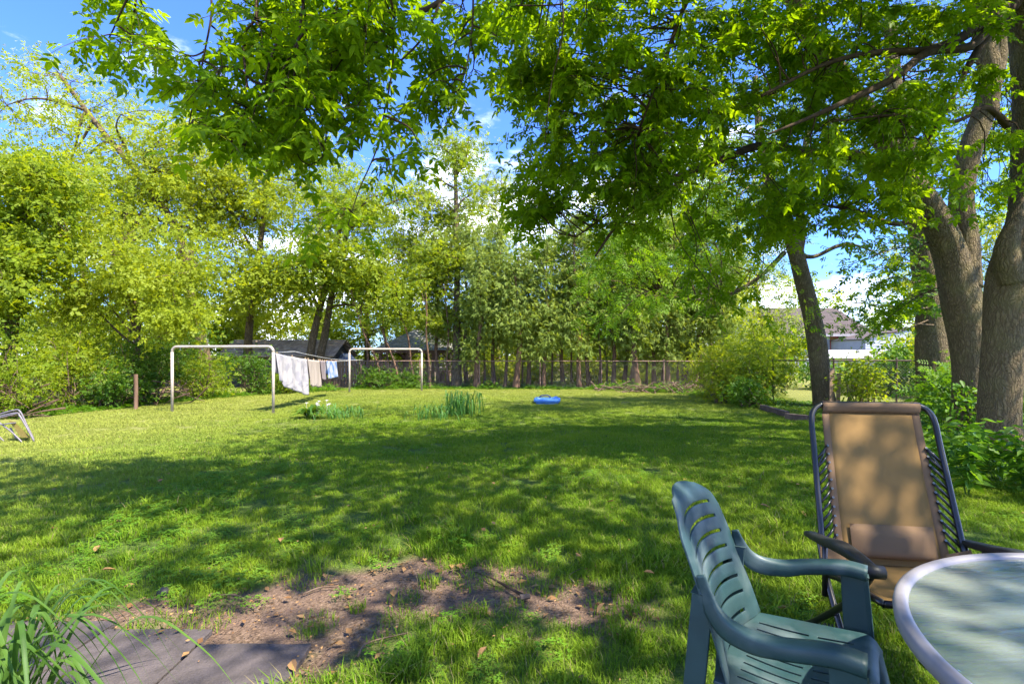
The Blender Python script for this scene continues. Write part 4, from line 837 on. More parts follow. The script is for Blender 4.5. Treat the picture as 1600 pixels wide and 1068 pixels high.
for off, lb in ((0.0, 'clothesline wire that carries the towels'), (.55, 'spare clothesline wire right of the towels')):
    mb = MB(); mb.tube([line_at(k, off)+Vector((0, 0, .012 if off == 0 else .06)) for k in np.linspace(0, 1, 20)], .005, 5)
    if off:
        mb.tube([line_at(0, off)+Vector((0, 0, .06)), Vector((pa.x, pa.y, 1.30))], .005, 5)
    tag(mb.build('clothesline', M['wire'], smooth=True), lb, 'clothesline', 'clotheslines between the frames')
def cloth_mat(name, c1, c2, scale=3, stripes=None, tr=.3):
    m, N, L = new_mat(name); o = N.new('ShaderNodeOutputMaterial'); p = N.new('ShaderNodeBsdfPrincipled'); p.inputs['Roughness'].default_value = .95; p.inputs['Specular IOR Level'].default_value = .1
    t = N.new('ShaderNodeBsdfTranslucent'); mx = N.new('ShaderNodeMixShader'); mx.inputs[0].default_value = tr
    uv = N.new('ShaderNodeTexCoord')
    if stripes:
        wv = N.new('ShaderNodeTexWave'); wv.inputs['Scale'].default_value = stripes; wv.bands_direction = 'X'; L(uv.outputs['UV'], wv.inputs['Vector']); f = wv.outputs['Fac']
    else:
        n = N.new('ShaderNodeTexNoise'); n.inputs['Scale'].default_value = scale; L(uv.outputs['Object'], n.inputs['Vector']); r = N.new('ShaderNodeMapRange'); r.inputs['From Min'].default_value = .45; r.inputs['From Max'].default_value = .6; L(n.outputs['Fac'], r.inputs['Value']); f = r.outputs[0]
    c = mixc(N, L, f, c1, c2); L(c, p.inputs['Base Color']); L(c, t.inputs['Color']); L(p.outputs[0], mx.inputs[1]); L(t.outputs[0], mx.inputs[2]); L(mx.outputs[0], o.inputs[0]); return m
M['wood'] = plain('peg_wood', (.35, .24, .14), .8)
def towel(label, k0, k1, drop0, drop1, mat, folds=3, amp=.05, step=None):
    """cloth folded over the wire: a front fall and a shorter back fall"""
    nu, nv = 36, 26; v = []; f = []; uvs = []
    for i in range(nu+1):
        u = i/nu; k = k0+(k1-k0)*u; top = line_at(k)+Vector((0, 0, .02)); dr = drop0+(drop1-drop0)*u
        if step and u < step[0]: dr *= step[1]
        for j in range(nv+1):
            t = j/nv; s = 1 if t > .3 else -1; dd = (t-.3)/.7*dr if t > .3 else (.3-t)/.3*dr*.72
            off = .012*s+amp*(math.sin(u*folds*6.283+.8*t*s)+.5*math.sin(u*folds*15+2.5*t))*min(dd, .6)+.05*dd*s
            v.append((top.x+off, top.y+.02*math.sin(u*9)*dd-.18*(u-.5)*dd*.3, top.z-dd+.01*math.sin(u*14))); uvs.append((u, t))
    for i in range(nu):
        for j in range(nv): a = i*(nv+1)+j; f.append((a, a+1, a+nv+2, a+nv+1))
    mb = MB(); mb.add(v, f); o = mb.build('towel', mat, smooth=True, loc=line_at((k0+k1)/2))
    for q in (.04, .5, .96):
        p_ = line_at(k0+(k1-k0)*q)+Vector((0, 0, .03)); pm = MB(); pm.box(p_-line_at((k0+k1)/2), (.034, .012, .075)); pm.build('peg', M['wood'], o)
    ul = o.data.uv_layers.new(name='UVMap')
    for lp in o.data.loops: ul.data[lp.index].uv = uvs[lp.vertex_index]
    so = o.modifiers.new('thick', 'SOLIDIFY'); so.thickness = .006; return tag(o, label, 'towel', 'washing on the clothesline')
towel('large white towel with grey pattern nearest the white pole', .02, .335, .80, 1.12, cloth_mat('towel_white', (.46, .435, .45), (.34, .33, .37), 5), 3, .08, (.22, .9))
towel('cream ribbed towel hanging second from the near pole', .35, .50, .82, .88, cloth_mat('towel_cream', (.44, .38, .33), (.34, .29, .26), 4, 9), 2, .05)
towel('grey and mauve striped towel hanging third', .51, .58, .62, .64, cloth_mat('towel_stripe', (.17, .13, .15), (.33, .29, .29), 4, 5), 1, .04)
towel('small white and blue cloth hanging last on the line', .60, .76, .62, .58, cloth_mat('cloth_blue', (.40, .43, .50), (.12, .22, .48), 4), 2, .05)

# ------------------------------------------------------------------ fences
M['rail'] = plain('rusty_rail', (.20, .12, .09), .8, (.30, .20, .15), 6, .2); M['galv'] = plain('galvanised', (.25, .23, .21), .6, (.33, .31, .29), 12, .3)
M['darkpost'] = plain('dark_post', (.07, .05, .04), .85, (.13, .10, .08), 9, .2); M['wood'] = plain('weathered_wood', (.24, .16, .11), .9, (.38, .28, .20), 8, .1, .5, 50, stretch=(1, 1, .12))
M['greywood'] = plain('grey_boards', (.075, .07, .068), .9, (.13, .12, .115), 8, .1, .5, 50, stretch=(1, 1, .12)); M['brownwood'] = plain('brown_boards', (.12, .07, .045), .9, (.21, .135, .095), 8, .1, .5, 50, stretch=(1, 1, .12))
def chain_fence(label, pts, h, postmat, railmat, step=2.5):
    root = thing('chain_link_fence', label, 'fence', gr(*pts[0])); o0 = Vector(root.location)
    wires = MB()
    for a, b in zip(pts[:-1], pts[1:]):
        A = gr(*a)-o0; B = gr(*b)-o0; ln = (B-A).length; n = max(1, round(ln/step))
        for i in range(n+1):
            if i == n and b != pts[-1]: continue
            p = A.lerp(B, i/n); m2 = MB(); m2.tube([p+Vector((0, 0, -.1)), p+Vector((0, 0, h+.03))], .026, 8); m2.lathe([(.0301, 0), (.0301, .03), (.012, .05), (.0, .052)], p+Vector((0, 0, h+.03)), 8); m2.build('post', M[postmat], root)
        m2 = MB(); m2.tube([A+Vector((0, -.01, h)), B+Vector((0, -.01, h))], .021, 8); m2.build('rail', M[railmat], root)
        sx = .085; k = int((ln+h)/sx); d = (B-A)/ln; up = Vector((0, 0, 1))
        for i in range(-int(h/sx), int(ln/sx)):
            for sgn in (1, -1):
                x0 = i*sx if sgn == 1 else i*sx+h; x1 = x0+h*sgn; lo_, hi_ = 0.02, h
                # clip to the panel
                xa, za, xb, zb = x0, lo_, x1, hi_
                if sgn == 1:
                    if xa < 0: za += -xa; xa = 0
                    if xb > ln: zb -= xb-ln; xb = ln
                else:
                    if xa > ln: za += xa-ln; xa = ln
                    if xb < 0: zb -= -xb; xb = 0
                if zb-za < .03: continue
                wires.tube([A+d*xa+up*za, A+d*xb+up*zb], .0014, 3, cap=False)
    w_ = wires.build('wire_mesh', M['galv'], root); w_['kind'] = 'stuff'; return root
chain_fence('rusty chain link fence across the back in front of gazebo and cedars', [(-9.4, 23.0), (9.2, 21.9)], 1.22, 'rail', 'rail')
chain_fence('chain link fence with dark posts beside the locust tree', [(7.95, 15.6), (13.0, 14.8), (17, 14)], 1.34, 'darkpost', 'darkpost', 1.9)
for i, (px, y, h, lean, lb) in enumerate(((1299, 14.2, 1.15, .02, 'pale upright fence board just right of the locust trunk'), (1309, 14.3, 1.0, .05, 'narrow tan board leaning on the fence beside the locust'), (1322, 14.3, .85, .28, 'tan board slanting right at the foot of the fence'))):
    x = (px-800)/F*y; b0 = gr(x, y); mb = MB(); mb.beam((0, 0, -.05), (lean, .02, h), .11, .022, (0, 1, 0)); o = mb.build('fence_board', M['wood'], bevel=.003); o.location = b0; tag(o, lb, 'board', 'loose boards by the locust')
# low dark log edging left of the recliner
for i, (p0, p1, lb) in enumerate(((gp(1228, 655), gp(1272, 660), 'dark timber edging log at the foot of the locust'), (gp(1190, 640), gp(1230, 652), 'shorter dark edging log nearer the bushes'))):
    mb = MB(); mb.box((0, 0, .07), ((p1-p0).length, .12, .16)); o = mb.build('edging_log', M['darkpost'], bevel=.01); o.location = (p0+p1)/2; o.rotation_euler.z = math.atan2(p1.y-p0.y, p1.x-p0.x); tag(o, lb, 'edging', 'timber edging logs')
# old post at the left
p0 = gp(212, 640); mb = MB(); mb.tube([(0, 0, -.1), (.01, 0, .5), (.0, 0, .98)], [.052, .05, .048], 10, disp=bark_disp(2, .1)); o = mb.build('wooden_post', M['brownwood'], smooth=False); o.location = p0; tag(o, 'old brown wooden post in front of the left bushes', 'post')

# ------------------------------------------------------------------ gazebo
M['shingle'] = plain('roof_shingle', (.22, .22, .19), .95, (.38, .37, .33), 10, .1, .4, 60); M['darkwood'] = plain('gazebo_wood', (.12, .065, .045), .8, (.22, .13, .09), 8, .2, .3, 40, stretch=(1, 1, .2))
GD = 27.5; gc = Vector(((652-800)/F*GD, GD, 0)); gb = gz(GD)-.12; gaz = thing('gazebo', 'dark wooden garden gazebo with a shingled hip roof beyond the fence', 'gazebo', (gc.x, gc.y, gb), R(14))
ez = 1.44-gb; ap = 2.62-gb; hw = 2.0; wdm = 2.3
rf = MB(); 
corn = [(-wdm, -hw-.3), (wdm, -hw-.3), (wdm, hw+.3), (-wdm, hw+.3)]; apex = (.0, 0, ap)
pl = bpy.data.objects.new
for i in range(4):
    a = Vector((*corn[i], ez)); b = Vector((*corn[(i+1) % 4], ez)); c = Vector(apex); mb = MB(); nrow = 12
    nrm = (b-a).cross(c-a).normalized()
    for r_ in range(nrow):
        t0, t1 = r_/nrow, (r_+1)/nrow; l0, r0_ = a.lerp(c, t0), b.lerp(c, t0); l1, r1_ = a.lerp(c, t1), b.lerp(c, t1)
        up0 = nrm*.03; up1 = nrm*.008
        mb.add([l0+up0, r0_+up0, r1_+up1, l1+up1, l0, r0_, l1, r1_], [(0, 1, 2, 3), (4, 5, 1, 0)])
    ro = mb.build('roof', M['shingle'], gaz)
mb = MB()
for i in range(4): mb.beam((*corn[i], ez-.07), (*corn[(i+1) % 4], ez-.07), .05, .14)
mb.build('fascia', M['darkwood'], gaz)
for x in (-1.9, -.62, .66, 1.9):
    for y in (-hw, hw):
        mb = MB(); mb.box((x, y, ez/2-.07), (.15, .15, ez-.14)); mb.build('post', M['darkwood'], gaz)
        for s in (-1, 1):
            if abs(x+s*.4) < 1.95: mb = MB(); mb.beam((x, y, ez-.5), (x+s*.36, y, ez-.14), .07, .09, (0, 1, 0)); mb.build('brace', M['darkwood'], gaz)
mb = MB()
for y in (-hw, hw): mb.box((0, y, .92), (3.8, .09, .05)); mb.box((0, y, .15), (3.8, .07, .05))
mb.build('handrail', M['darkwood'], gaz)
bal = MB(); bal.box((0, 0, 0), (.07, .025, .72)); b0 = None
for y in (-hw, hw):
    for k in range(30):
        x = -1.84+k*.127
        if b0 is None: b0 = bal.build('baluster', M['brownwood'], gaz); o = b0
        else: o = b0.copy(); COL.objects.link(o); o.parent = gaz
        o.location = (x, y, .53)
mb = MB(); mb.box((0, 0, .02), (4.1, 4.3, .12)); mb.build('floor', M['greywood'], gaz)

# ------------------------------------------------------------------ sheds and houses behind
M['siding'] = plain('pale_siding', (.38, .41, .46), .7, (.34, .37, .42), 3, .3); M['pinkwall'] = plain('pink_wall', (.30, .22, .20), .85, (.36, .28, .25), 3, .2)
M['roofbrown'] = plain('brown_roof', (.085, .068, .064), .9, (.135, .11, .10), 9, .1, .4, 30); M['roofold'] = plain('old_roof', (.28, .21, .16), .9, (.46, .37, .29), 6, .1, .6, 20, stretch=(1, .2, 1))
M['reddoor'] = plain('red_panel', (.42, .07, .05), .6, (.36, .055, .04), 6); M['whitetrim'] = plain('white_trim', (.33, .31, .31), .6); M['darkglass'] = plain('window_glass', (.03, .035, .04), .1, spec=.8); M['bluewhite'] = plain('blue_white_shed', (.30, .34, .44), .6, (.27, .31, .41), 4)
def building(name, label, cat, x0, x1, y0, dep, zb, zw, zr, wall, roof, ridge='x', over=.35, boards=None, bw=.14, hip=0.0, course=.3):
    root = thing(name, label, cat, ((x0+x1)/2, y0+dep/2, zb)); W_ = (x1-x0)/2; D_ = dep/2; H = zw-zb; RZ = zr-zb
    mb = MB(); mb.box((0, 0, H/2), (2*W_-.04, dep-.04, H))
    if ridge == 'x' and not hip: mb.add([(-W_+.02, -D_+.02, H), (-W_+.02, D_-.02, H), (-W_+.02, 0, RZ-.05), (W_-.02, -D_+.02, H), (W_-.02, D_-.02, H), (W_-.02, 0, RZ-.05)], [(0, 1, 2), (3, 5, 4)])
    if ridge == 'y': mb.add([(-W_+.02, -D_+.02, H), (W_-.02, -D_+.02, H), (0, -D_+.02, RZ-.05)], [(0, 1, 2)])
    mb.build('wall', M[wall], root)
    if boards == 'v':
        n = int(2*W_/bw); b0 = None
        for k in range(n):
            x = -W_+bw*(k+.5)
            if b0 is None or True:
                if b0 is None: m2 = MB(); m2.box((0, 0, H/2), (bw-.012, .022, H)); b0 = m2.build('plank', M[wall], root); o = b0
                else: o = b0.copy(); COL.objects.link(o); o.parent = root
                o.location = (x, -D_-.009+random.uniform(-.004, .004), 0)
    if boards == 'h':
        b0 = None
        for k in range(int(H/bw)):
            if b0 is None: m2 = MB(); m2.box((0, 0, 0), (2*W_, .03, bw-.006), Matrix.Rotation(R(-5), 3, 'X')); b0 = m2.build('siding_board', M[wall], root); o = b0
            else: o = b0.copy(); COL.objects.link(o); o.parent = root
            o.location = (0, -D_-.006, bw*(k+.5))
    # roof in courses
    rm = MB(); e = over
    if ridge == 'x':
        for sy in (-1, 1):
            a = Vector((-W_-e, sy*(D_+e), H-.1)); b = Vector((W_+e, sy*(D_+e), H-.1)); c = Vector((W_+e-hip, 0, RZ)); d = Vector((-W_-e+hip, 0, RZ)); n = max(3, int((c-b).length/course)); nr = (b-a).cross(d-a).normalized()*(1 if sy < 0 else -1)
            for k in range(n):
                t0, t1 = k/n, (k+1)/n; p = [a.lerp(d, t0)+nr*.045, b.lerp(c, t0)+nr*.045, b.lerp(c, t1)+nr*.02, a.lerp(d, t1)+nr*.02, a.lerp(d, t0), b.lerp(c, t0)]; rm.add(p, [(0, 1, 2, 3), (4, 5, 1, 0)])
        if hip:
            for sx in (-1, 1): rm.add([(sx*(W_+e), -(D_+e), H-.1), (sx*(W_+e), D_+e, H-.1), (sx*(W_+e-hip), 0, RZ)], [(0, 1, 2)])
    else:
        for sx in (-1, 1):
            a = Vector((sx*(W_+e), -D_-e, H-.1)); b = Vector((sx*(W_+e), D_+e, H-.1)); c = Vector((0, D_+e, RZ)); d = Vector((0, -D_-e, RZ)); rm.add([a, b, c, d, a+Vector((0, 0, .05)), b+Vector((0, 0, .05)), c+Vector((0, 0, .06)), d+Vector((0, 0, .06))], [(0, 1, 2, 3), (4, 5, 6, 7), (0, 3, 7, 4)])
    rm.build('roof', M[roof], root)
    return root, W_, D_, H
def win(root, x, z, wd, ht, yf, trim='whitetrim'):
    mb = MB()
    for a in (-1, 1): mb.box((x+a*(wd/2+.03), yf-.03, z), (.07, .05, ht+.14)); mb.box((x, yf-.031, z+a*(ht/2+.03)), (wd-.01, .05, .07))
    fr = mb.build('window', M[trim], root); mb = MB(); mb.box((x, yf-.012, z), (wd, .012, ht)); mb.build('pane', M['darkglass'], fr)  # pane in one plain dark glossy colour
# house at the right
hd = 40; hx0, hx1 = (1205-800)/F*hd, (1352-800)/F*hd
house, W_, D_, H = building('house', 'grey sided house with a brown roof and red strip seen right of the locust', 'house', hx0, hx1, hd, 9, -.4, 2.9, 5.2, 'siding', 'roofbrown', 'x', .5, 'h', .2, hip=0)
mb = MB(); mb.box(((1303-800)/F*hd-(hx0+hx1)/2, -D_-.06, H-1.0), (.62, .08, 1.7)); mb.build('door', M['reddoor'], house)
mb = MB(); mb.box((-.2, -D_-.5-.02, H-.2), (2*W_+1.0, .06, .2)); mb.build('fascia', M['whitetrim'], house)
win(house, W_-1.4, H-1.0, .9, 1.2, -D_-.04)
win(house, -W_+1.6, H-1.0, 1.2, 1.1, -D_-.04)
g1, W2, D2, H2 = building('garage', 'low grey white garage in front of the brown roofed house', 'garage', (1352-800)/F*36, (1500-800)/F*36, 36, 6, -.4, 2.35, 3.1, 'siding', 'roofbrown', 'y', .08, 'h', .2)
mb = MB(); mb.box((0, 0, 0), (2*2.9, .06, .1)); 
g2, W3, D3, H3 = building('annex', 'white flat annex below the red strip of the house', 'annex', (1296-800)/F*33, (1440-800)/F*33, 33, 2.2, -.4, 1.05, 1.5, 'whitetrim', 'whitetrim', 'x', .25)
# neighbour behind the gazebo
h2, W_, D_, H = building('house', 'pink walled house glimpsed through the gazebo', 'house', -8.6, -1.0, 38, 8, -.4, 1.75, 3.1, 'pinkwall', 'roofbrown', 'x', .4, 'h', .2)
for x in (-2.6, -.6, 1.4): win(h2, x, 1.1, .8, .8, -D_-.04)
h3, W_, D_, H = building('house', 'low pale house showing between the cedar trunks', 'house', 1.5, 12, 44, 8, -.4, 1.6, 2.6, 'pinkwall', 'roofbrown', 'x', .4, 'h', .2)

# grey board shed at the left behind the near frame
sh, W_, D_, H = building('shed', 'grey plank shed with an old brown roof behind the near clothesline frame', 'shed', -13.6, -8.6, 24.2, 3, -.4, 1.22, 1.95, 'greywood', 'roofold', 'x', .3, 'v', .16, course=.18)
s2, W_, D_, H = building('small_shed', 'little blue white gabled shed behind the hanging cloth', 'shed', (524-800)/F*25.5, (547-800)/F*25.5, 25.5, 1.2, -.4, .85, 1.22, 'bluewhite', 'bluewhite', 'y', .06)
# brown board fence left of the gazebo
bf = thing('board_fence', 'brown board fence between the shed and the gazebo', 'fence', (-8.9, 24.0, gz(24))); m2 = MB(); m2.box((0, 0, .62), (.115, .02, 1.2)); b0 = None
for k in range(26):
    if b0 is None: b0 = m2.build('board', M['brownwood'], bf); o = b0
    else: o = b0.copy(); COL.objects.link(o); o.parent = bf
    o.location = (k*.14, 0, random.uniform(-.03, .03)); o.rotation_euler.y = random.gauss(0, .012)
mb = MB(); mb.box((1.75, .035, .3), (3.7, .04, .08)); mb.box((1.75, .035, .95), (3.7, .04, .08)); mb.build('rail', M['brownwood'], bf)

# ------------------------------------------------------------------ brush pile
def brush_pile(label, cx, cy, wx, wy, h, n, mat='brush'):
    root = thing('brush_pile', label, 'brush pile', gr(cx, cy), group='brush piles by the back fence')
    for i in range(n):
        a = random.gauss(0, .9)+(math.pi if random.random() < .5 else 0); ln = random.uniform(.3, 1.0); x, y = random.uniform(-wx, wx), random.uniform(-wy, wy); z = random.uniform(0, h)*(1-abs(x)/wx*.6); c, s = math.cos(a), math.sin(a); tz = random.gauss(0, .22)
        mb = MB(); pts = [(x-c*ln/2, y-s*ln/2, max(.02, z-tz*ln)), (x+random.gauss(0, .05), y+random.gauss(0, .05), z+random.uniform(.0, .08)), (x+c*ln/2, y+s*ln/2, max(.02, z+tz*ln))]
        mb.tube(crom(pts, 3), np.linspace(random.uniform(.012, .035), .008, 7), 5); mb.build('stick', M[mat], root)
brush_pile('heap of brown sticks in front of the right hand cedars', 6.3, 20.2, 1.7, .5, .42, 70)
brush_pile('low scatter of sticks left of the large stick heap', 4.4, 21.2, .9, .4, .22, 26)
brush_pile('tangle of brown dead twigs under the left bushes', -12.2, 12.4, 1.0, .3, .9, 34, 'brush_dark')
brush_pile('dead twig tangle behind the old wooden post', -10.9, 15.3, 1.4, .3, .9, 34, 'brush_dark')

# ------------------------------------------------------------------ small things on the lawn
M['blue'] = plain('blue_plastic', (.06, .20, .62), .45, (.09, .27, .70), 5, .5); M['darkblue'] = plain('dark_blue', (.02, .04, .16), .5)
bp = gp(855, 630); tub = thing('plastic_tub', 'blue plastic tub with dark inside lying on the far lawn', 'tub', bp, R(-6))
def rrect(wx, wy, r, n=6):
    out = []
    for cx, cy, a0 in ((wx-r, wy-r, 0), (-wx+r, wy-r, 90), (-wx+r, -wy+r, 180), (wx-r, -wy+r, 270)):
        for k in range(n+1): t = R(a0+90*k/n); out.append((cx+r*math.cos(t), cy+r*math.sin(t)))
    return out
def loft(secs):
    v = []; f = []
    for wx, wy, r, z in secs: v += [(x, y, z) for x, y in rrect(wx, wy, r)]
    n = len(v)//len(secs)
    for i in range(len(secs)-1):
        for j in range(n): k = (j+1) % n; f.append((i*n+j, i*n+k, (i+1)*n+k, (i+1)*n+j))
    return v, f, n
v, f, n = loft([(.33, .26, .1, .0), (.36, .29, .12, .05), (.40, .33, .14, .07), (.405, .335, .14, .14), (.39, .32, .13, .165), (.35, .28, .12, .165), (.33, .26, .11, .12)]); f.append(tuple(range(n))); mb = MB(); mb.add(v, f); mb.build('body', M['blue'], tub, smooth=True)
v = [(x, y, .115) for x, y in rrect(.335, .265, .11)]; mb = MB(); mb.add(v, [tuple(range(len(v)))]); mb.build('inside', M['darkblue'], tub)
mb = MB(); mb.tube([(-.26, .28, .16), (-.2, .27, .22), (.0, .27, .235), (.06, .27, .21), (.1, .28, .16)], .02, 8); mb.build('handle', M['darkblue'], tub, smooth=True)
mb = MB(); mb.tube([(.16, -.2, .17), (.24, -.05, .20), (.3, .15, .19)], .025, 8); mb.build('handle', M['blue'], tub, smooth=True)

# fallen twig on the bare earth
a, b = gp(742, 897), gp(822, 938); root = thing('fallen_twig', 'dark fallen twig on the bare earth in front', 'twig', a); mb = MB()
mb.tube([(0, 0, .015), tuple((b-a)*.35+Vector((0, 0, .03))), tuple((b-a)*.8+Vector((0, 0, .022))), tuple((b-a)+Vector((0, 0, .02)))], [.004, .006, .008, .010], 6); mb.build('stem', M['twig'], root, smooth=True)
mb = MB(); mb.tube([tuple((b-a)*.2+Vector((0, 0, .02))), tuple((b-a)*.45+Vector((-.06, .03, .02)))], [.004, .002], 5); mb.build('shoot', M['twig'], root)
mb = MB(); mb.tube([tuple(b-a+Vector((-.03, -.01, .02))), tuple(b-a+Vector((.02, 0, .025)))], [.018, .012], 7); mb.build('stub', M['darkpost'], root)
rs = random.Random(5)
for i, (px, py, ang, ln, lb) in enumerate(((520, 925, .3, .3, 'curved pale twig on the earth left of middle'), (370, 945, -.5, .35, 'thin twig on the earth near the paving'), (905, 900, 1.2, .22, 'short twig right of the dark fallen twig'), (600, 1010, .8, .25, 'light twig in the near grass'))):
    c = gp(px, py); mb = MB(); mb.tube(crom([(-ln/2, 0, .012), (-.05, rs.uniform(.02, .05), .02), (ln/2, 0, .014)], 4), np.linspace(.005, .0025, 9), 5); o = mb.build('twig', M['brush'], smooth=True); o.location = c; o.rotation_euler.z = ang; tag(o, lb, 'twig', 'small twigs on the earth')
c = gp(256, 928); mb = MB(); mb.lathe([(.001, .035), (.02, .034), (.032, .02), (.034, .0)], (0, 0, 0), 10); o = mb.build('ball', plain('black_rubber', (.01, .01, .012), .6), smooth=True); o.location = c; tag(o, 'small black round object at the grass edge above the paving', 'ball')
# big single fallen leaves
fl = bpy.data.meshes.new('fallen_leaf'); v, f = T_LEAF; fl.from_pydata([(x*.07, y*.07, z*.07) for x, y, z in v], [], f); fl.materials.append(M['dry']); a = fl.attributes.new('tint', 'FLOAT', 'FACE'); a.data.foreach_set('value', [.8, .7]); fl.update()
for px, py, lb in [(440, 850, 'dry tan leaf on the green lawn above the left end of the earth patch'), (560, 1012, 'dry leaf in the near grass below the pale twig'), (585, 1040, 'dry leaf on the grass at the bottom left of centre'), (455, 1043, 'dry leaf beside the rightmost paving slab'), (1232, 962, 'dry leaf on the grass under the recliner leg'),
                   (1250, 806, 'dry leaf on the lawn left of the recliner lacing'), (1188, 796, 'dry leaf on the lawn right of the green chair top'), (1232, 838, 'dry leaf on the lawn left of the recliner armrest'), (900, 880, 'dry leaf where the lawn meets the right of the earth patch'), (945, 955, 'dry leaf on the right end of the earth patch'),
                   (615, 945, 'dry leaf in the middle of the earth patch'), (1005, 905, 'dry leaf on the lawn left of the green chair back'), (760, 1020, 'dry leaf in the grass at the bottom centre'), (155, 862, 'dry leaf on the clover at the far left'), (158, 902, 'dry leaf on the clover above the corner clump'), (960, 790, 'dry leaf on the open lawn above the green chair')]:
    o = bpy.data.objects.new('fallen_leaf', fl); COL.objects.link(o); q = gp(px, py); o.location = q+Vector((0, 0, .045 if py < 1000 else .03)); o.rotation_euler = (random.gauss(0, .3), random.gauss(0, .3), random.random()*6.28); tag(o, lb, 'leaf', 'fallen leaves on the lawn')

# toppled chair at the left edge
M['tube_grey'] = plain('grey_tube', (.17, .15, .17), .45, (.12, .105, .12), 6, .5); M['olive_mesh'] = plain('olive_mesh', (.20, .15, .03), .8, (.26, .20, .05), 30)
q = gp(38, 692); tc = thing('folding_chair', 'grey tube folding chair tipped over at the left edge of the lawn', 'folding chair', q, 0)
def T3(px, py, dy=0): p = at(px, py, q.y+dy); return tuple(p-q)
mb = MB(); mb.tube(crom([T3(54, 690), T3(42, 668), T3(30, 648), T3(24, 645), T3(0, 650), T3(-22, 660)], 6), .013, 8); mb.build('back_frame', M['tube_grey'], tc, smooth=True)
mb = MB(); mb.tube(crom([T3(54, 688, .5), T3(42, 664, .5), T3(31, 642, .5), T3(20, 641, .5), T3(-4, 648, .5), T3(-22, 656, .5)], 6), .013, 8); mb.build('back_frame', M['tube_grey'], tc, smooth=True)
for pts in ([T3(38, 694), T3(20, 676), T3(2, 662), T3(-15, 650)], [T3(28, 692, .5), T3(22, 678, .5), T3(16, 668, .5)], [T3(10, 693, .2), T3(0, 683, .2), T3(-14, 672, .2)]):
    mb = MB(); mb.tube(crom(pts, 4), .012, 8); mb.build('leg', M['tube_grey'], tc, smooth=True)
mb = MB(); a_, b_, c_, d_ = T3(22, 658, .02), T3(48, 683, .02), T3(46, 684, .48), T3(17, 660, .48)
mb.add([a_, b_, tuple(Vector(b_)+Vector((-.16, 0, .0))), tuple(Vector(a_)+Vector((-.09, 0, .02))), c_, d_], [(0, 1, 2, 3), (0, 1, 4, 5)]); o = mb.build('seat_fabric', M['olive_mesh'], tc); so = o.modifiers.new('t', 'SOLIDIFY'); so.thickness = .006
mb = MB(); mb.beam(T3(-8, 664), T3(24, 660), .04, .02); mb.beam(T3(-8, 654), T3(30, 645), .04, .02); mb.build('armrest', M['tube_grey'], tc, bevel=.006)

# ------------------------------------------------------------------ green plastic armchair
def plastic_mat():
    m, N, L = new_mat('green_plastic'); o = N.new('ShaderNodeOutputMaterial'); p = N.new('ShaderNodeBsdfPrincipled')
    tc = N.new('ShaderNodeTexCoord')
    def nz(sc, lo, hi, det=6, st=(1, 1, 1)):
        mp = N.new('ShaderNodeMapping'); mp.inputs['Scale'].default_value = st; L(tc.outputs['Object'], mp.inputs['Vector']); n = N.new('ShaderNodeTexNoise'); n.inputs['Scale'].default_value = sc; n.inputs['Detail'].default_value = det; L(mp.outputs[0], n.inputs['Vector'])
        r = N.new('ShaderNodeMapRange'); r.inputs['From Min'].default_value = lo; r.inputs['From Max'].default_value = hi; L(n.outputs['Fac'], r.inputs['Value']); return r.outputs[0]
    c = mixc(N, L, nz(7, .35, .7), (.007, .030, .034), (.018, .052, .056))
    c = mixc(N, L, nz(5, .52, .82, 9), c, (.15, .185, .19)); L(c, p.inputs['Base Color'])
    rr = N.new('ShaderNodeMapRange'); rr.inputs['To Min'].default_value = .42; rr.inputs['To Max'].default_value = .7; L(nz(12, .3, .7), rr.inputs['Value']); L(rr.outputs[0], p.inputs['Roughness'])
    b = N.new('ShaderNodeBump'); b.inputs['Strength'].default_value = .12; b.inputs['Distance'].default_value = .002; L(nz(220, .2, .8, 2), b.inputs['Height']); L(b.outputs[0], p.inputs['Normal']); L(p.outputs[0], o.inputs[0]); return m
M['green_plastic'] = plastic_mat()
def panel(fn, us, vs, hole, parent, name, thick=.006, sub=1):
    """surface fn(u, v) over the grid, cells where hole(u, v) are left open"""
    mb = MB(); V_ = [tuple(fn(u, v)) for v in vs for u in us]; nu = len(us); f = []
    for j in range(len(vs)-1):
        for i in range(nu-1):
            if hole((us[i]+us[i+1])/2, (vs[j]+vs[j+1])/2): continue
            f.append((j*nu+i, j*nu+i+1, (j+1)*nu+i+1, (j+1)*nu+i))
    mb.add(V_, f); o = mb.build(name, M['green_plastic'], parent, smooth=True)
    s = o.modifiers.new('thick', 'SOLIDIFY'); s.thickness = thick; s.offset = 0
    b = o.modifiers.new('bevel', 'BEVEL'); b.width = .0016; b.segments = 2; b.limit_method = 'ANGLE'; b.angle_limit = R(50)
    return o
fdir = math.atan2(-.57, .82)
CHR = Vector((.92, 1.335, 0))-Vector((.82, -.57, 0))*.20
ch = thing('plastic_armchair', 'dark green plastic garden armchair with slotted back facing the glass table', 'chair', CHR, fdir-math.pi/2)
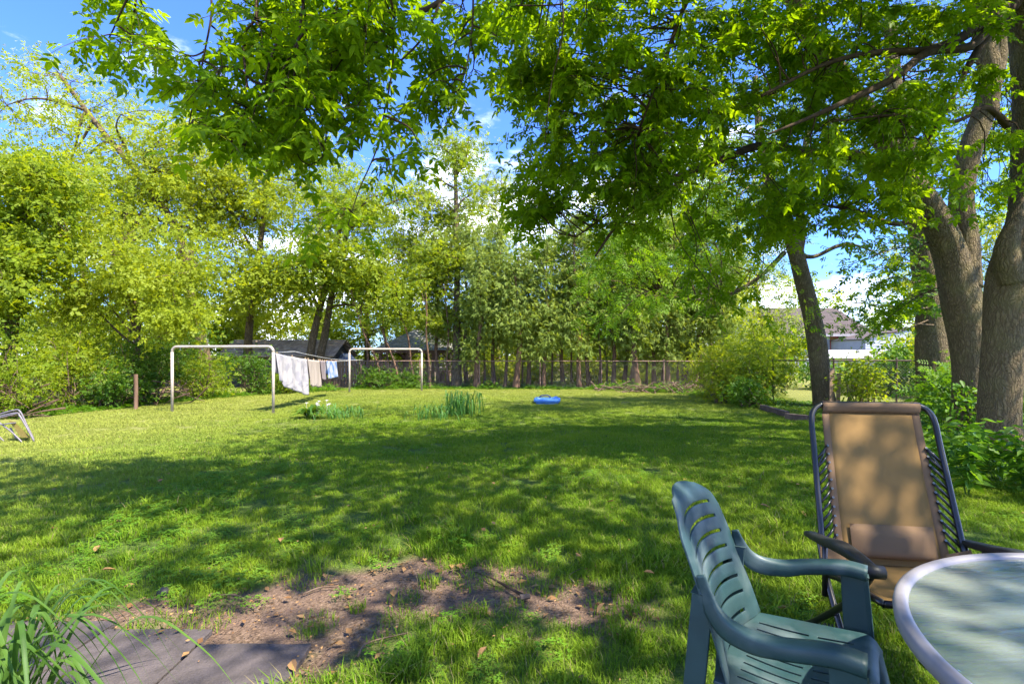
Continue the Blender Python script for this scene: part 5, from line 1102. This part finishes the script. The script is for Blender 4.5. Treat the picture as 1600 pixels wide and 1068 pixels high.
# local: +Y forward, X across
def back_fn(u, v):
    z = .43+.42*v; hwid = .235-.035*v-.035*max(0, v-.8)/.2; y = -.075-.135*v-.025*v*v; bow = .055*(1-.3*v)
    if v > .86: hwid *= math.sqrt(max(0, 1-((v-.86)/.16)**2*.62))
    zz = z+.022*(1-u*u)*(1 if v > .15 else v/.15)
    roll = -.02*max(0, (v-.93)/.07)
    return (u*hwid, y-bow*(1-u*u)+.0+roll-.012*max(0, abs(u)-.82)/.18, zz)
us = np.concatenate([[-1, -.93, -.86, -.78, -.70], np.linspace(-.70, .70, 17)[1:-1], [.70, .78, .86, .93, 1]])
vs = [0]; slots = []; v0 = .06
for k in range(8):
    vs += [v0, v0+.022]; slots.append((v0, v0+.022)); vs += [v0+.022+.032, v0+.022+.064]; v0 += .022+.088
vs += [v0+.03, .95, .975, 1.0]; vs = sorted(set(round(x, 4) for x in vs))
panel(back_fn, us, vs, lambda u, v: abs(u) < .70-.12*abs(v-.5) and any(a < v < b for a, b in slots), ch, 'backrest', .007)
def seat_fn(u, v):      # v 0 back .. 1 front
    y = -.125+.365*v; hw_ = .225+.03*v; z = .425+.012*v-.022*math.sin(math.pi*v)*(1-u*u)
    if v > .9: z -= .03*((v-.9)/.1)**2
    return (u*hw_*(1 if v < .85 else 1-.10*((v-.85)/.15)**2), y, z)
us2 = sorted([-1, -.9, 1, .9]+[x for c in (-.72, -.54, -.36, -.18, 0, .18, .36, .54, .72) for x in (c-.018, c+.018)]+[-.8, -.63, -.45, -.27, -.09, .09, .27, .45, .63, .8]); vs2 = np.concatenate([np.linspace(0, .88, 15), [.92, .96, 1]])
panel(seat_fn, us2, vs2, lambda u, v: any(abs(u-c) < .018 for c in (-.72, -.54, -.36, -.18, 0, .18, .36, .54, .72)) and (.14 < v < .50 or .56 < v < .84), ch, 'seat', .007)
mb = MB()  # skirt round the seat
for s in (-1, 1): mb.tube([(s*.232, -.12, .405), (s*.25, .0, .41), (s*.252, .16, .415)], [.016, .016, .016], 8)
mb.tube([(-.225, .225, .405), (0, .245, .408), (.225, .225, .405)], .016, 8); mb.build('seat_rim', M['green_plastic'], ch, smooth=True)
def strap(mb, pts):
    """sweep of a rounded rectangle; pts: x, y, z, width across, height"""
    C_ = crom(pts, 6); n = len(C_); P = C_[:, :3]; T = np.gradient(P, axis=0); T /= np.linalg.norm(T, axis=1)[:, None]
    X = np.cross(T, np.array([0, 0, 1.0])); 
    for i in range(n):
        if np.linalg.norm(X[i]) < .35: X[i] = np.array([1., 0, 0]) if i == 0 else X[i-1]
    X = X/np.linalg.norm(X, axis=1)[:, None]; U = np.cross(X, T); prof = [(-1, -.6), (-1, .55), (-.8, .92), (-.4, 1), (.4, 1), (.8, .92), (1, .55), (1, -.6), (.8, -1), (-.8, -1)]
    V_ = [tuple(P[i]+X[i]*a*C_[i, 3]/2+U[i]*b*C_[i, 4]/2) for i in range(n) for a, b in prof]; m_ = len(prof); f = [(i*m_+j, i*m_+(j+1) % m_, (i+1)*m_+(j+1) % m_, (i+1)*m_+j) for i in range(n-1) for j in range(m_)]
    f += [tuple(range(m_))[::-1], tuple((n-1)*m_+j for j in range(m_))]; mb.add(V_, f)
for s in (-1, 1):
    mb = MB(); strap(mb, [(s*.213, -.160, .690, .008, .022), (s*.216, -.146, .650, .010, .034), (s*.224, -.124, .606, .018, .050), (s*.242, -.085, .582, .030, .052), (s*.264, -.02, .579, .046, .044), (s*.280, .04, .592, .054, .038), (s*.283, .14, .612, .056, .038), (s*.283, .205, .610, .056, .036)])
    mb.build('armrest', M['green_plastic'], ch, smooth=True)
    mb = MB()
    for a, b in (((s*.283, .178), (s*.262, .215)),):
        zs = [.598, .56, .48, .40, .2, 0]; v = []
        for z in zs:
            t = (.598-z)/.598; y0, y1 = .135+.03*t, .205+.055*t; xo = s*(.306-.012*math.sin(t*3)); xi = s*(.292-.012*math.sin(t*3)-.008)
            if z < .3: y0 += .02*(.3-z)/.3
            v += [(xo, y0, z), (xo, y1, z), (xi-s*.03*(1 if z < .42 else .2), y1+.002, z), (xi, y1-.012, z), (xi, y0, z)]
        n = 5; f = [(i*n+j, i*n+(j+1) % n, (i+1)*n+(j+1) % n, (i+1)*n+j) for i in range(len(zs)-1) for j in range(n)]+[tuple(range(n)), tuple((len(zs)-1)*n+j for j in range(n))]; mb.add(v, f)
    mb.build('leg', M['green_plastic'], ch, bevel=.003)
    mb = MB(); zs = [.64, .56, .43, .2, 0]; v = []
    for z in zs:
        t = (.64-z)/.64; yb = -.172-.05*t; v += [(s*(.218+.035*t), yb-.01, z), (s*(.218+.035*t), yb+.045, z), (s*(.206+.035*t), yb+.045, z), (s*(.20+.03*t), yb-.004, z), (s*(.16+.04*t), yb-.012, z)]
    n = 5; f = [(i*n+j, i*n+(j+1) % n, (i+1)*n+(j+1) % n, (i+1)*n+j) for i in range(len(zs)-1) for j in range(n)]+[tuple(range(n)), tuple((len(zs)-1)*n+j for j in range(n))]; mb.add(v, f); mb.build('leg', M['green_plastic'], ch, bevel=.003)

# ------------------------------------------------------------------ recliner
M['black'] = plain('black_steel', (.005, .005, .007), .32, spec=.6); M['blackplastic'] = plain('black_plastic', (.010, .010, .010), .5, (.018, .018, .017), 20, .4, .1, 200)
def mesh_fabric(name, col, tr=.28):
    m, N, L = new_mat(name); o = N.new('ShaderNodeOutputMaterial'); p = N.new('ShaderNodeBsdfPrincipled'); p.inputs['Roughness'].default_value = .8; p.inputs['Specular IOR Level'].default_value = .2; t = N.new('ShaderNodeBsdfTranslucent'); mx = N.new('ShaderNodeMixShader'); mx.inputs[0].default_value = tr
    tc = N.new('ShaderNodeTexCoord'); n = N.new('ShaderNodeTexNoise'); n.inputs['Scale'].default_value = 6; n.inputs['Detail'].default_value = 5; L(tc.outputs['Object'], n.inputs['Vector']); r = N.new('ShaderNodeMapRange'); r.inputs['From Min'].default_value = .5; r.inputs['From Max'].default_value = .8; L(n.outputs['Fac'], r.inputs['Value'])
    c = mixc(N, L, r.outputs[0], col, tuple(x*1.25 for x in col))
    mp = N.new('ShaderNodeMapping'); mp.inputs['Scale'].default_value = (1, .7, .7); L(tc.outputs['Object'], mp.inputs['Vector'])
    ck = N.new('ShaderNodeTexNoise'); ck.inputs['Scale'].default_value = 500; L(mp.outputs[0], ck.inputs['Vector']); b = N.new('ShaderNodeBump'); b.inputs['Strength'].default_value = .25; b.inputs['Distance'].default_value = .002; L(ck.outputs['Fac'], b.inputs['Height']); L(b.outputs[0], p.inputs['Normal'])
    L(c, p.inputs['Base Color']); L(c, t.inputs['Color']); L(p.outputs[0], mx.inputs[1]); L(t.outputs[0], mx.inputs[2]); L(mx.outputs[0], o.inputs[0]); return m
M['tan'] = mesh_fabric('tan_mesh_fabric', (.22, .13, .045), .22); M['tanhem'] = mesh_fabric('tan_hem', (.155, .095, .052), .1); M['eyelet'] = plain('eyelet_metal', (.22, .22, .22), .3, metal=.8)
RB = Vector((1.575, 2.10, 0)); rc = thing('recliner', 'tan mesh garden recliner with a black tubular frame behind the glass table', 'recliner chair', RB, R(-9))
# local: -Y is the front, X across, origin under the hinge of the back
wB, wT = .268, .262
def bk(u, t):           # point on the back plane: u -1..1 across, t 0..1 from seat to top
    return Vector((u*(wB+(wT-wB)*t)+.075*t, .02+.34*t, .44+.60*t))
for s in (-1, 1):
    pts = [bk(s, -.12), bk(s, .1), bk(s, .4), bk(s, .7), bk(s, .88)+Vector((0, 0, 0)), bk(s*.93, .955), bk(s*.80, .992)]
    mb = MB(); mb.tube(crom([tuple(p) for p in pts], 6), .0125, 12); mb.build('back_frame', M['black'], rc, smooth=True)
mb = MB(); mb.tube([tuple(bk(u, .995)) for u in np.linspace(-.82, .82, 9)], .0125, 12); mb.build('top_bar', M['black'], rc, smooth=True)
def fabric(name, mat, u0f, u1f, t0, t1, sag, nt=24, nu=14, off=0, seatfn=None, thick=.0025):
    mb = MB(); v = []; f = []
    for j in range(nt+1):
        t = t0+(t1-t0)*j/nt
        for i in range(nu+1):
            u = u0f(t)+(u1f(t)-u0f(t))*i/nu; p = (seatfn or bk)(u, t); v.append((p.x, p.y+off+sag*(1-u*u)*(.6+.4*math.sin(3*t)), p.z))
    for j in range(nt):
        for i in range(nu): a = j*(nu+1)+i; f.append((a, a+1, a+nu+2, a+nu+1))
    mb.add(v, f); o = mb.build(name, mat, rc, smooth=True); so = o.modifiers.new('t', 'SOLIDIFY'); so.thickness = thick; return o
hwf = lambda t: .82 if t > .9 else .82
fabric('back_fabric', M['tan'], lambda t: -.68, lambda t: .68, -.14, .93, .025)
for s in (-1, 1):
    fabric('fabric_hem', M['tanhem'], lambda t: s*.68 if s > 0 else -.80, lambda t: .80 if s > 0 else -.68, -.14, .93, .025, 24, 2, thick=.004)
# sleeve wrapped over the top bar
mb = MB(); v = []; f = []; nu = 16
prof = [(.93, -.004), (.955, -.010), (.975, -.016), (.99, -.018), (1.004, -.012), (1.012, 0.002), (1.006, .016), (.985, .017), (.955, .006)]
for i in range(nu+1):
    u = -.80+1.6*i/nu
    for t, o_ in prof: p = bk(u, t); v.append((p.x, p.y+o_+.025*(1-u*u)*max(0, (1-t)/.07)*.8+(.018 if t < .94 and o_ < 0 else 0)*0, p.z))
n = len(prof); f = [(i*n+j, i*n+j+1, (i+1)*n+j+1, (i+1)*n+j) for i in range(nu) for j in range(n-1)]; mb.add(v, f); o = mb.build('top_sleeve', M['tanhem'], rc, smooth=True); so = o.modifiers.new('t', 'SOLIDIFY'); so.thickness = .003
# elastic lacing
for s in (-1, 1):
    for k in range(11):
        t = .69-.058*k
        if t < .06: break
        p0 = bk(s*.775, t)+Vector((0, .004, 0)); p1 = bk(s*.965, t-.095)+Vector((0, .0, 0))
        mb = MB(); mb.tube([p0, p0.lerp(p1, .5)+Vector((0, -.006, 0)), p1], .0055, 6)
        if k == 0: q1 = bk(s*.965, t-.15); mb.tube([p0, q1], .0042, 6)
        mb.build('elastic_cord', M['black'], rc, smooth=True)
        mb = MB(); mb.lathe([(.002, 0), (.0048, 0), (.0048, .003), (.002, .003)], (0, 0, 0), 10); o = mb.build('eyelet', M['eyelet'], rc); o.location = p0+Vector((0, -.006, 0)); o.rotation_euler.x = R(62)
# gusset straps at the hinge
for s in (-1, 1):
    a, b = bk(s*.70, .035), bk(s*1.06, .07); c, d = bk(s*.70, -.045), bk(s*1.06, -.02); mb = MB(); y = Vector((0, -.016, 0)); mb.add([a+y, b+y, d+y, c+y], [(0, 1, 2, 3)]); o = mb.build('gusset', M['tanhem'], rc); so = o.modifiers.new('t', 'SOLIDIFY'); so.thickness = .004
# lumbar cushion
mb = MB(); v = []; f = []; nu, nt_ = 16, 10
for sd in (-1, 1):
    for j in range(nt_+1):
        for i in range(nu+1):
            u = -1+2*i/nu; w_ = -1+2*j/nt_; e = max(0, 1-abs(u)**6)*max(0, 1-abs(w_)**5); p = bk(u*.60+.03, .085+w_*.10); v.append((p.x, p.y-.012-(sd > 0)*(.035*e)+.01, p.z+.0*u))
n0 = (nu+1)*(nt_+1)
for sd in (0, 1):
    for j in range(nt_):
        for i in range(nu): a = sd*n0+j*(nu+1)+i; f.append((a, a+1, a+nu+2, a+nu+1))
mb.add(v, f); mb.build('cushion', M['tanhem'], rc, smooth=True)
def st(u, t): return Vector((u*wB, -.04-.40*t, .395-.035*math.sin(math.pi*t)+.05*t))
fabric('seat_fabric', M['tan'], lambda t: -.78, lambda t: .78, -.16, .95, 0, 14, 12, seatfn=st)
mb = MB(); mb.tube([tuple(st(u, 1.0)) for u in np.linspace(-1, 1, 7)], .0125, 10); mb.build('seat_bar', M['black'], rc, smooth=True)
mb = MB(); sc_pts = [tuple(st(u, .965)+Vector((0, 0, .004*math.sin(u*60)))) for u in np.linspace(-.78, .78, 60)]; mb.tube(sc_pts, .005, 6); mb.build('edge_lacing', M['tanhem'], rc, smooth=True)
for s in (-1, 1):
    mb = MB(); mb.tube(crom([tuple(bk(s, -.12)), tuple(st(s, .3)+Vector((0, 0, .02))), tuple(st(s, 1.0))], 6), .0125, 10); mb.build('seat_frame', M['black'], rc, smooth=True)
    # armrest: long flat black moulding rising to the front
    mb = MB(); strap(mb, [(s*.292, .09, .495, .05, .022), (s*.30, -.06, .520, .058, .028), (s*.302, -.20, .548, .064, .034), (s*.30, -.34, .556, .05, .030), (s*.30, -.43, .552, .042, .03)]); mb.build('armrest', M['blackplastic'], rc, smooth=True)
    mb = MB(); mb.tube([(s*.30-.028, -.445, .552), (s*.30+.028, -.445, .552)], .022, 14); mb.tube([(s*.30, -.41, .552), (s*.30, -.445, .552)], .018, 12); mb.build('arm_end', M['blackplastic'], rc, smooth=True)
    mb = MB(); mb.lathe([(0, .004), (.006, .004), (.008, 0)], (0, 0, 0), 10); o = mb.build('bolt', M['eyelet'], rc); o.location = (s*.30+s*.029, -.445, .552); o.rotation_euler.y = R(90)*s
    mb = MB(); mb.tube(crom([(s*.30, -.43, .54), (s*.295, -.30, .40), (s*.29, -.12, .26), (s*.29, .10, .10), (s*.29, .26, .012)], 6), .0135, 10); mb.build('leg', M['black'], rc, smooth=True)
    mb = MB(); mb.tube(crom([(s*.275, .05, .50), (s*.275, -.04, .34), (s*.275, -.20, .16), (s*.275, -.36, .012)], 6), .0125, 10); mb.build('leg', M['black'], rc, smooth=True)
    mb = MB(); mb.tube([(s*.29, -.05, .29), (s*.29, -.05, .52)], .011, 8); mb.build('arm_strut', M['black'], rc, smooth=True)
for y in (.26, -.36): mb = MB(); mb.tube([(-.29, y, .014), (.29, y, .014)], .0125, 10); mb.build('foot_bar', M['black'], rc, smooth=True)

# ------------------------------------------------------------------ glass table
M['rim'] = plain('rim_enamel', (.20, .19, .205), .4, (.15, .14, .155), 5, .5)
def glass_mat():
    m, N, L = new_mat('patterned_glass'); o = N.new('ShaderNodeOutputMaterial'); p = N.new('ShaderNodeBsdfPrincipled'); p.inputs['Base Color'].default_value = (.66, .76, .69, 1); p.inputs['Transmission Weight'].default_value = .80; p.inputs['IOR'].default_value = 1.48; p.inputs['Specular IOR Level'].default_value = .8
    tc = N.new('ShaderNodeTexCoord'); mp = N.new('ShaderNodeMapping'); mp.inputs['Scale'].default_value = (9, 42, 1); mp.inputs['Rotation'].default_value = (0, 0, R(10)); L(tc.outputs['Object'], mp.inputs['Vector'])
    n = N.new('ShaderNodeTexNoise'); n.inputs['Scale'].default_value = 1.0; n.inputs['Detail'].default_value = 3; n.inputs['Distortion'].default_value = .8; L(mp.outputs[0], n.inputs['Vector'])
    b = N.new('ShaderNodeBump'); b.inputs['Strength'].default_value = .5; b.inputs['Distance'].default_value = .006; L(n.outputs['Fac'], b.inputs['Height']); L(b.outputs[0], p.inputs['Normal'])
    d = N.new('ShaderNodeTexNoise'); d.inputs['Scale'].default_value = 3; d.inputs['Detail'].default_value = 8; L(tc.outputs['Object'], d.inputs['Vector']); r = N.new('ShaderNodeMapRange'); r.inputs['From Min'].default_value = .4; r.inputs['From Max'].default_value = .7; r.inputs['To Min'].default_value = .06; r.inputs['To Max'].default_value = .26; L(d.outputs['Fac'], r.inputs['Value']); L(r.outputs[0], p.inputs['Roughness'])
    L(p.outputs[0], o.inputs[0]); return m
TC = Vector((1.425, .82, 0)); TR = .655; tbl = thing('glass_table', 'round patterned glass garden table with a pale lilac white rim', 'table', TC)
mb = MB(); mb.lathe([(0, .694), (TR-.02, .694), (TR-.02, .700), (0, .700)], seg=96); mb.build('glass_top', glass_mat(), tbl)
mb = MB(); mb.lathe([(TR-.031, .6925), (TR-.030, .703), (TR-.024, .709), (TR-.010, .711), (TR-.002, .706), (TR, .695), (TR-.002, .678), (TR-.010, .672), (TR-.02, .672), (TR-.024, .688), (TR-.031, .6925)], seg=128); mb.build('rim', M['rim'], tbl, smooth=True)
for k in range(4):
    a = R(45+90*k+8); c, s = math.cos(a), math.sin(a); mb = MB(); mb.tube(crom([(c*.40, s*.40, .672), (c*.42, s*.42, .5), (c*.44, s*.44, .25), (c*.50, s*.50, .0)], 5), .014, 10); mb.build('leg', M['rim'], tbl, smooth=True)
mb = MB(); mb.lathe([(.03, .66), (.03, .72), (.022, .722), (.022, .66)], seg=20); mb.build('umbrella_ring', M['rim'], tbl, smooth=True)
mb = MB()
for k in range(4): a = R(45+90*k+8); mb.tube([(0, 0, .675), (math.cos(a)*.62, math.sin(a)*.62, .675)], .009, 8)
mb.build('support_bars', M['rim'], tbl, smooth=True)
mb = MB(); mb.tube([(0, 0, .004), (.05, -.01, .004)], [.002, .001], 5); o = mb.build('twig', M['brush']); o.location = (1.02, .93, .703); tag(o, 'tiny dry twig lying on the glass table', 'twig')
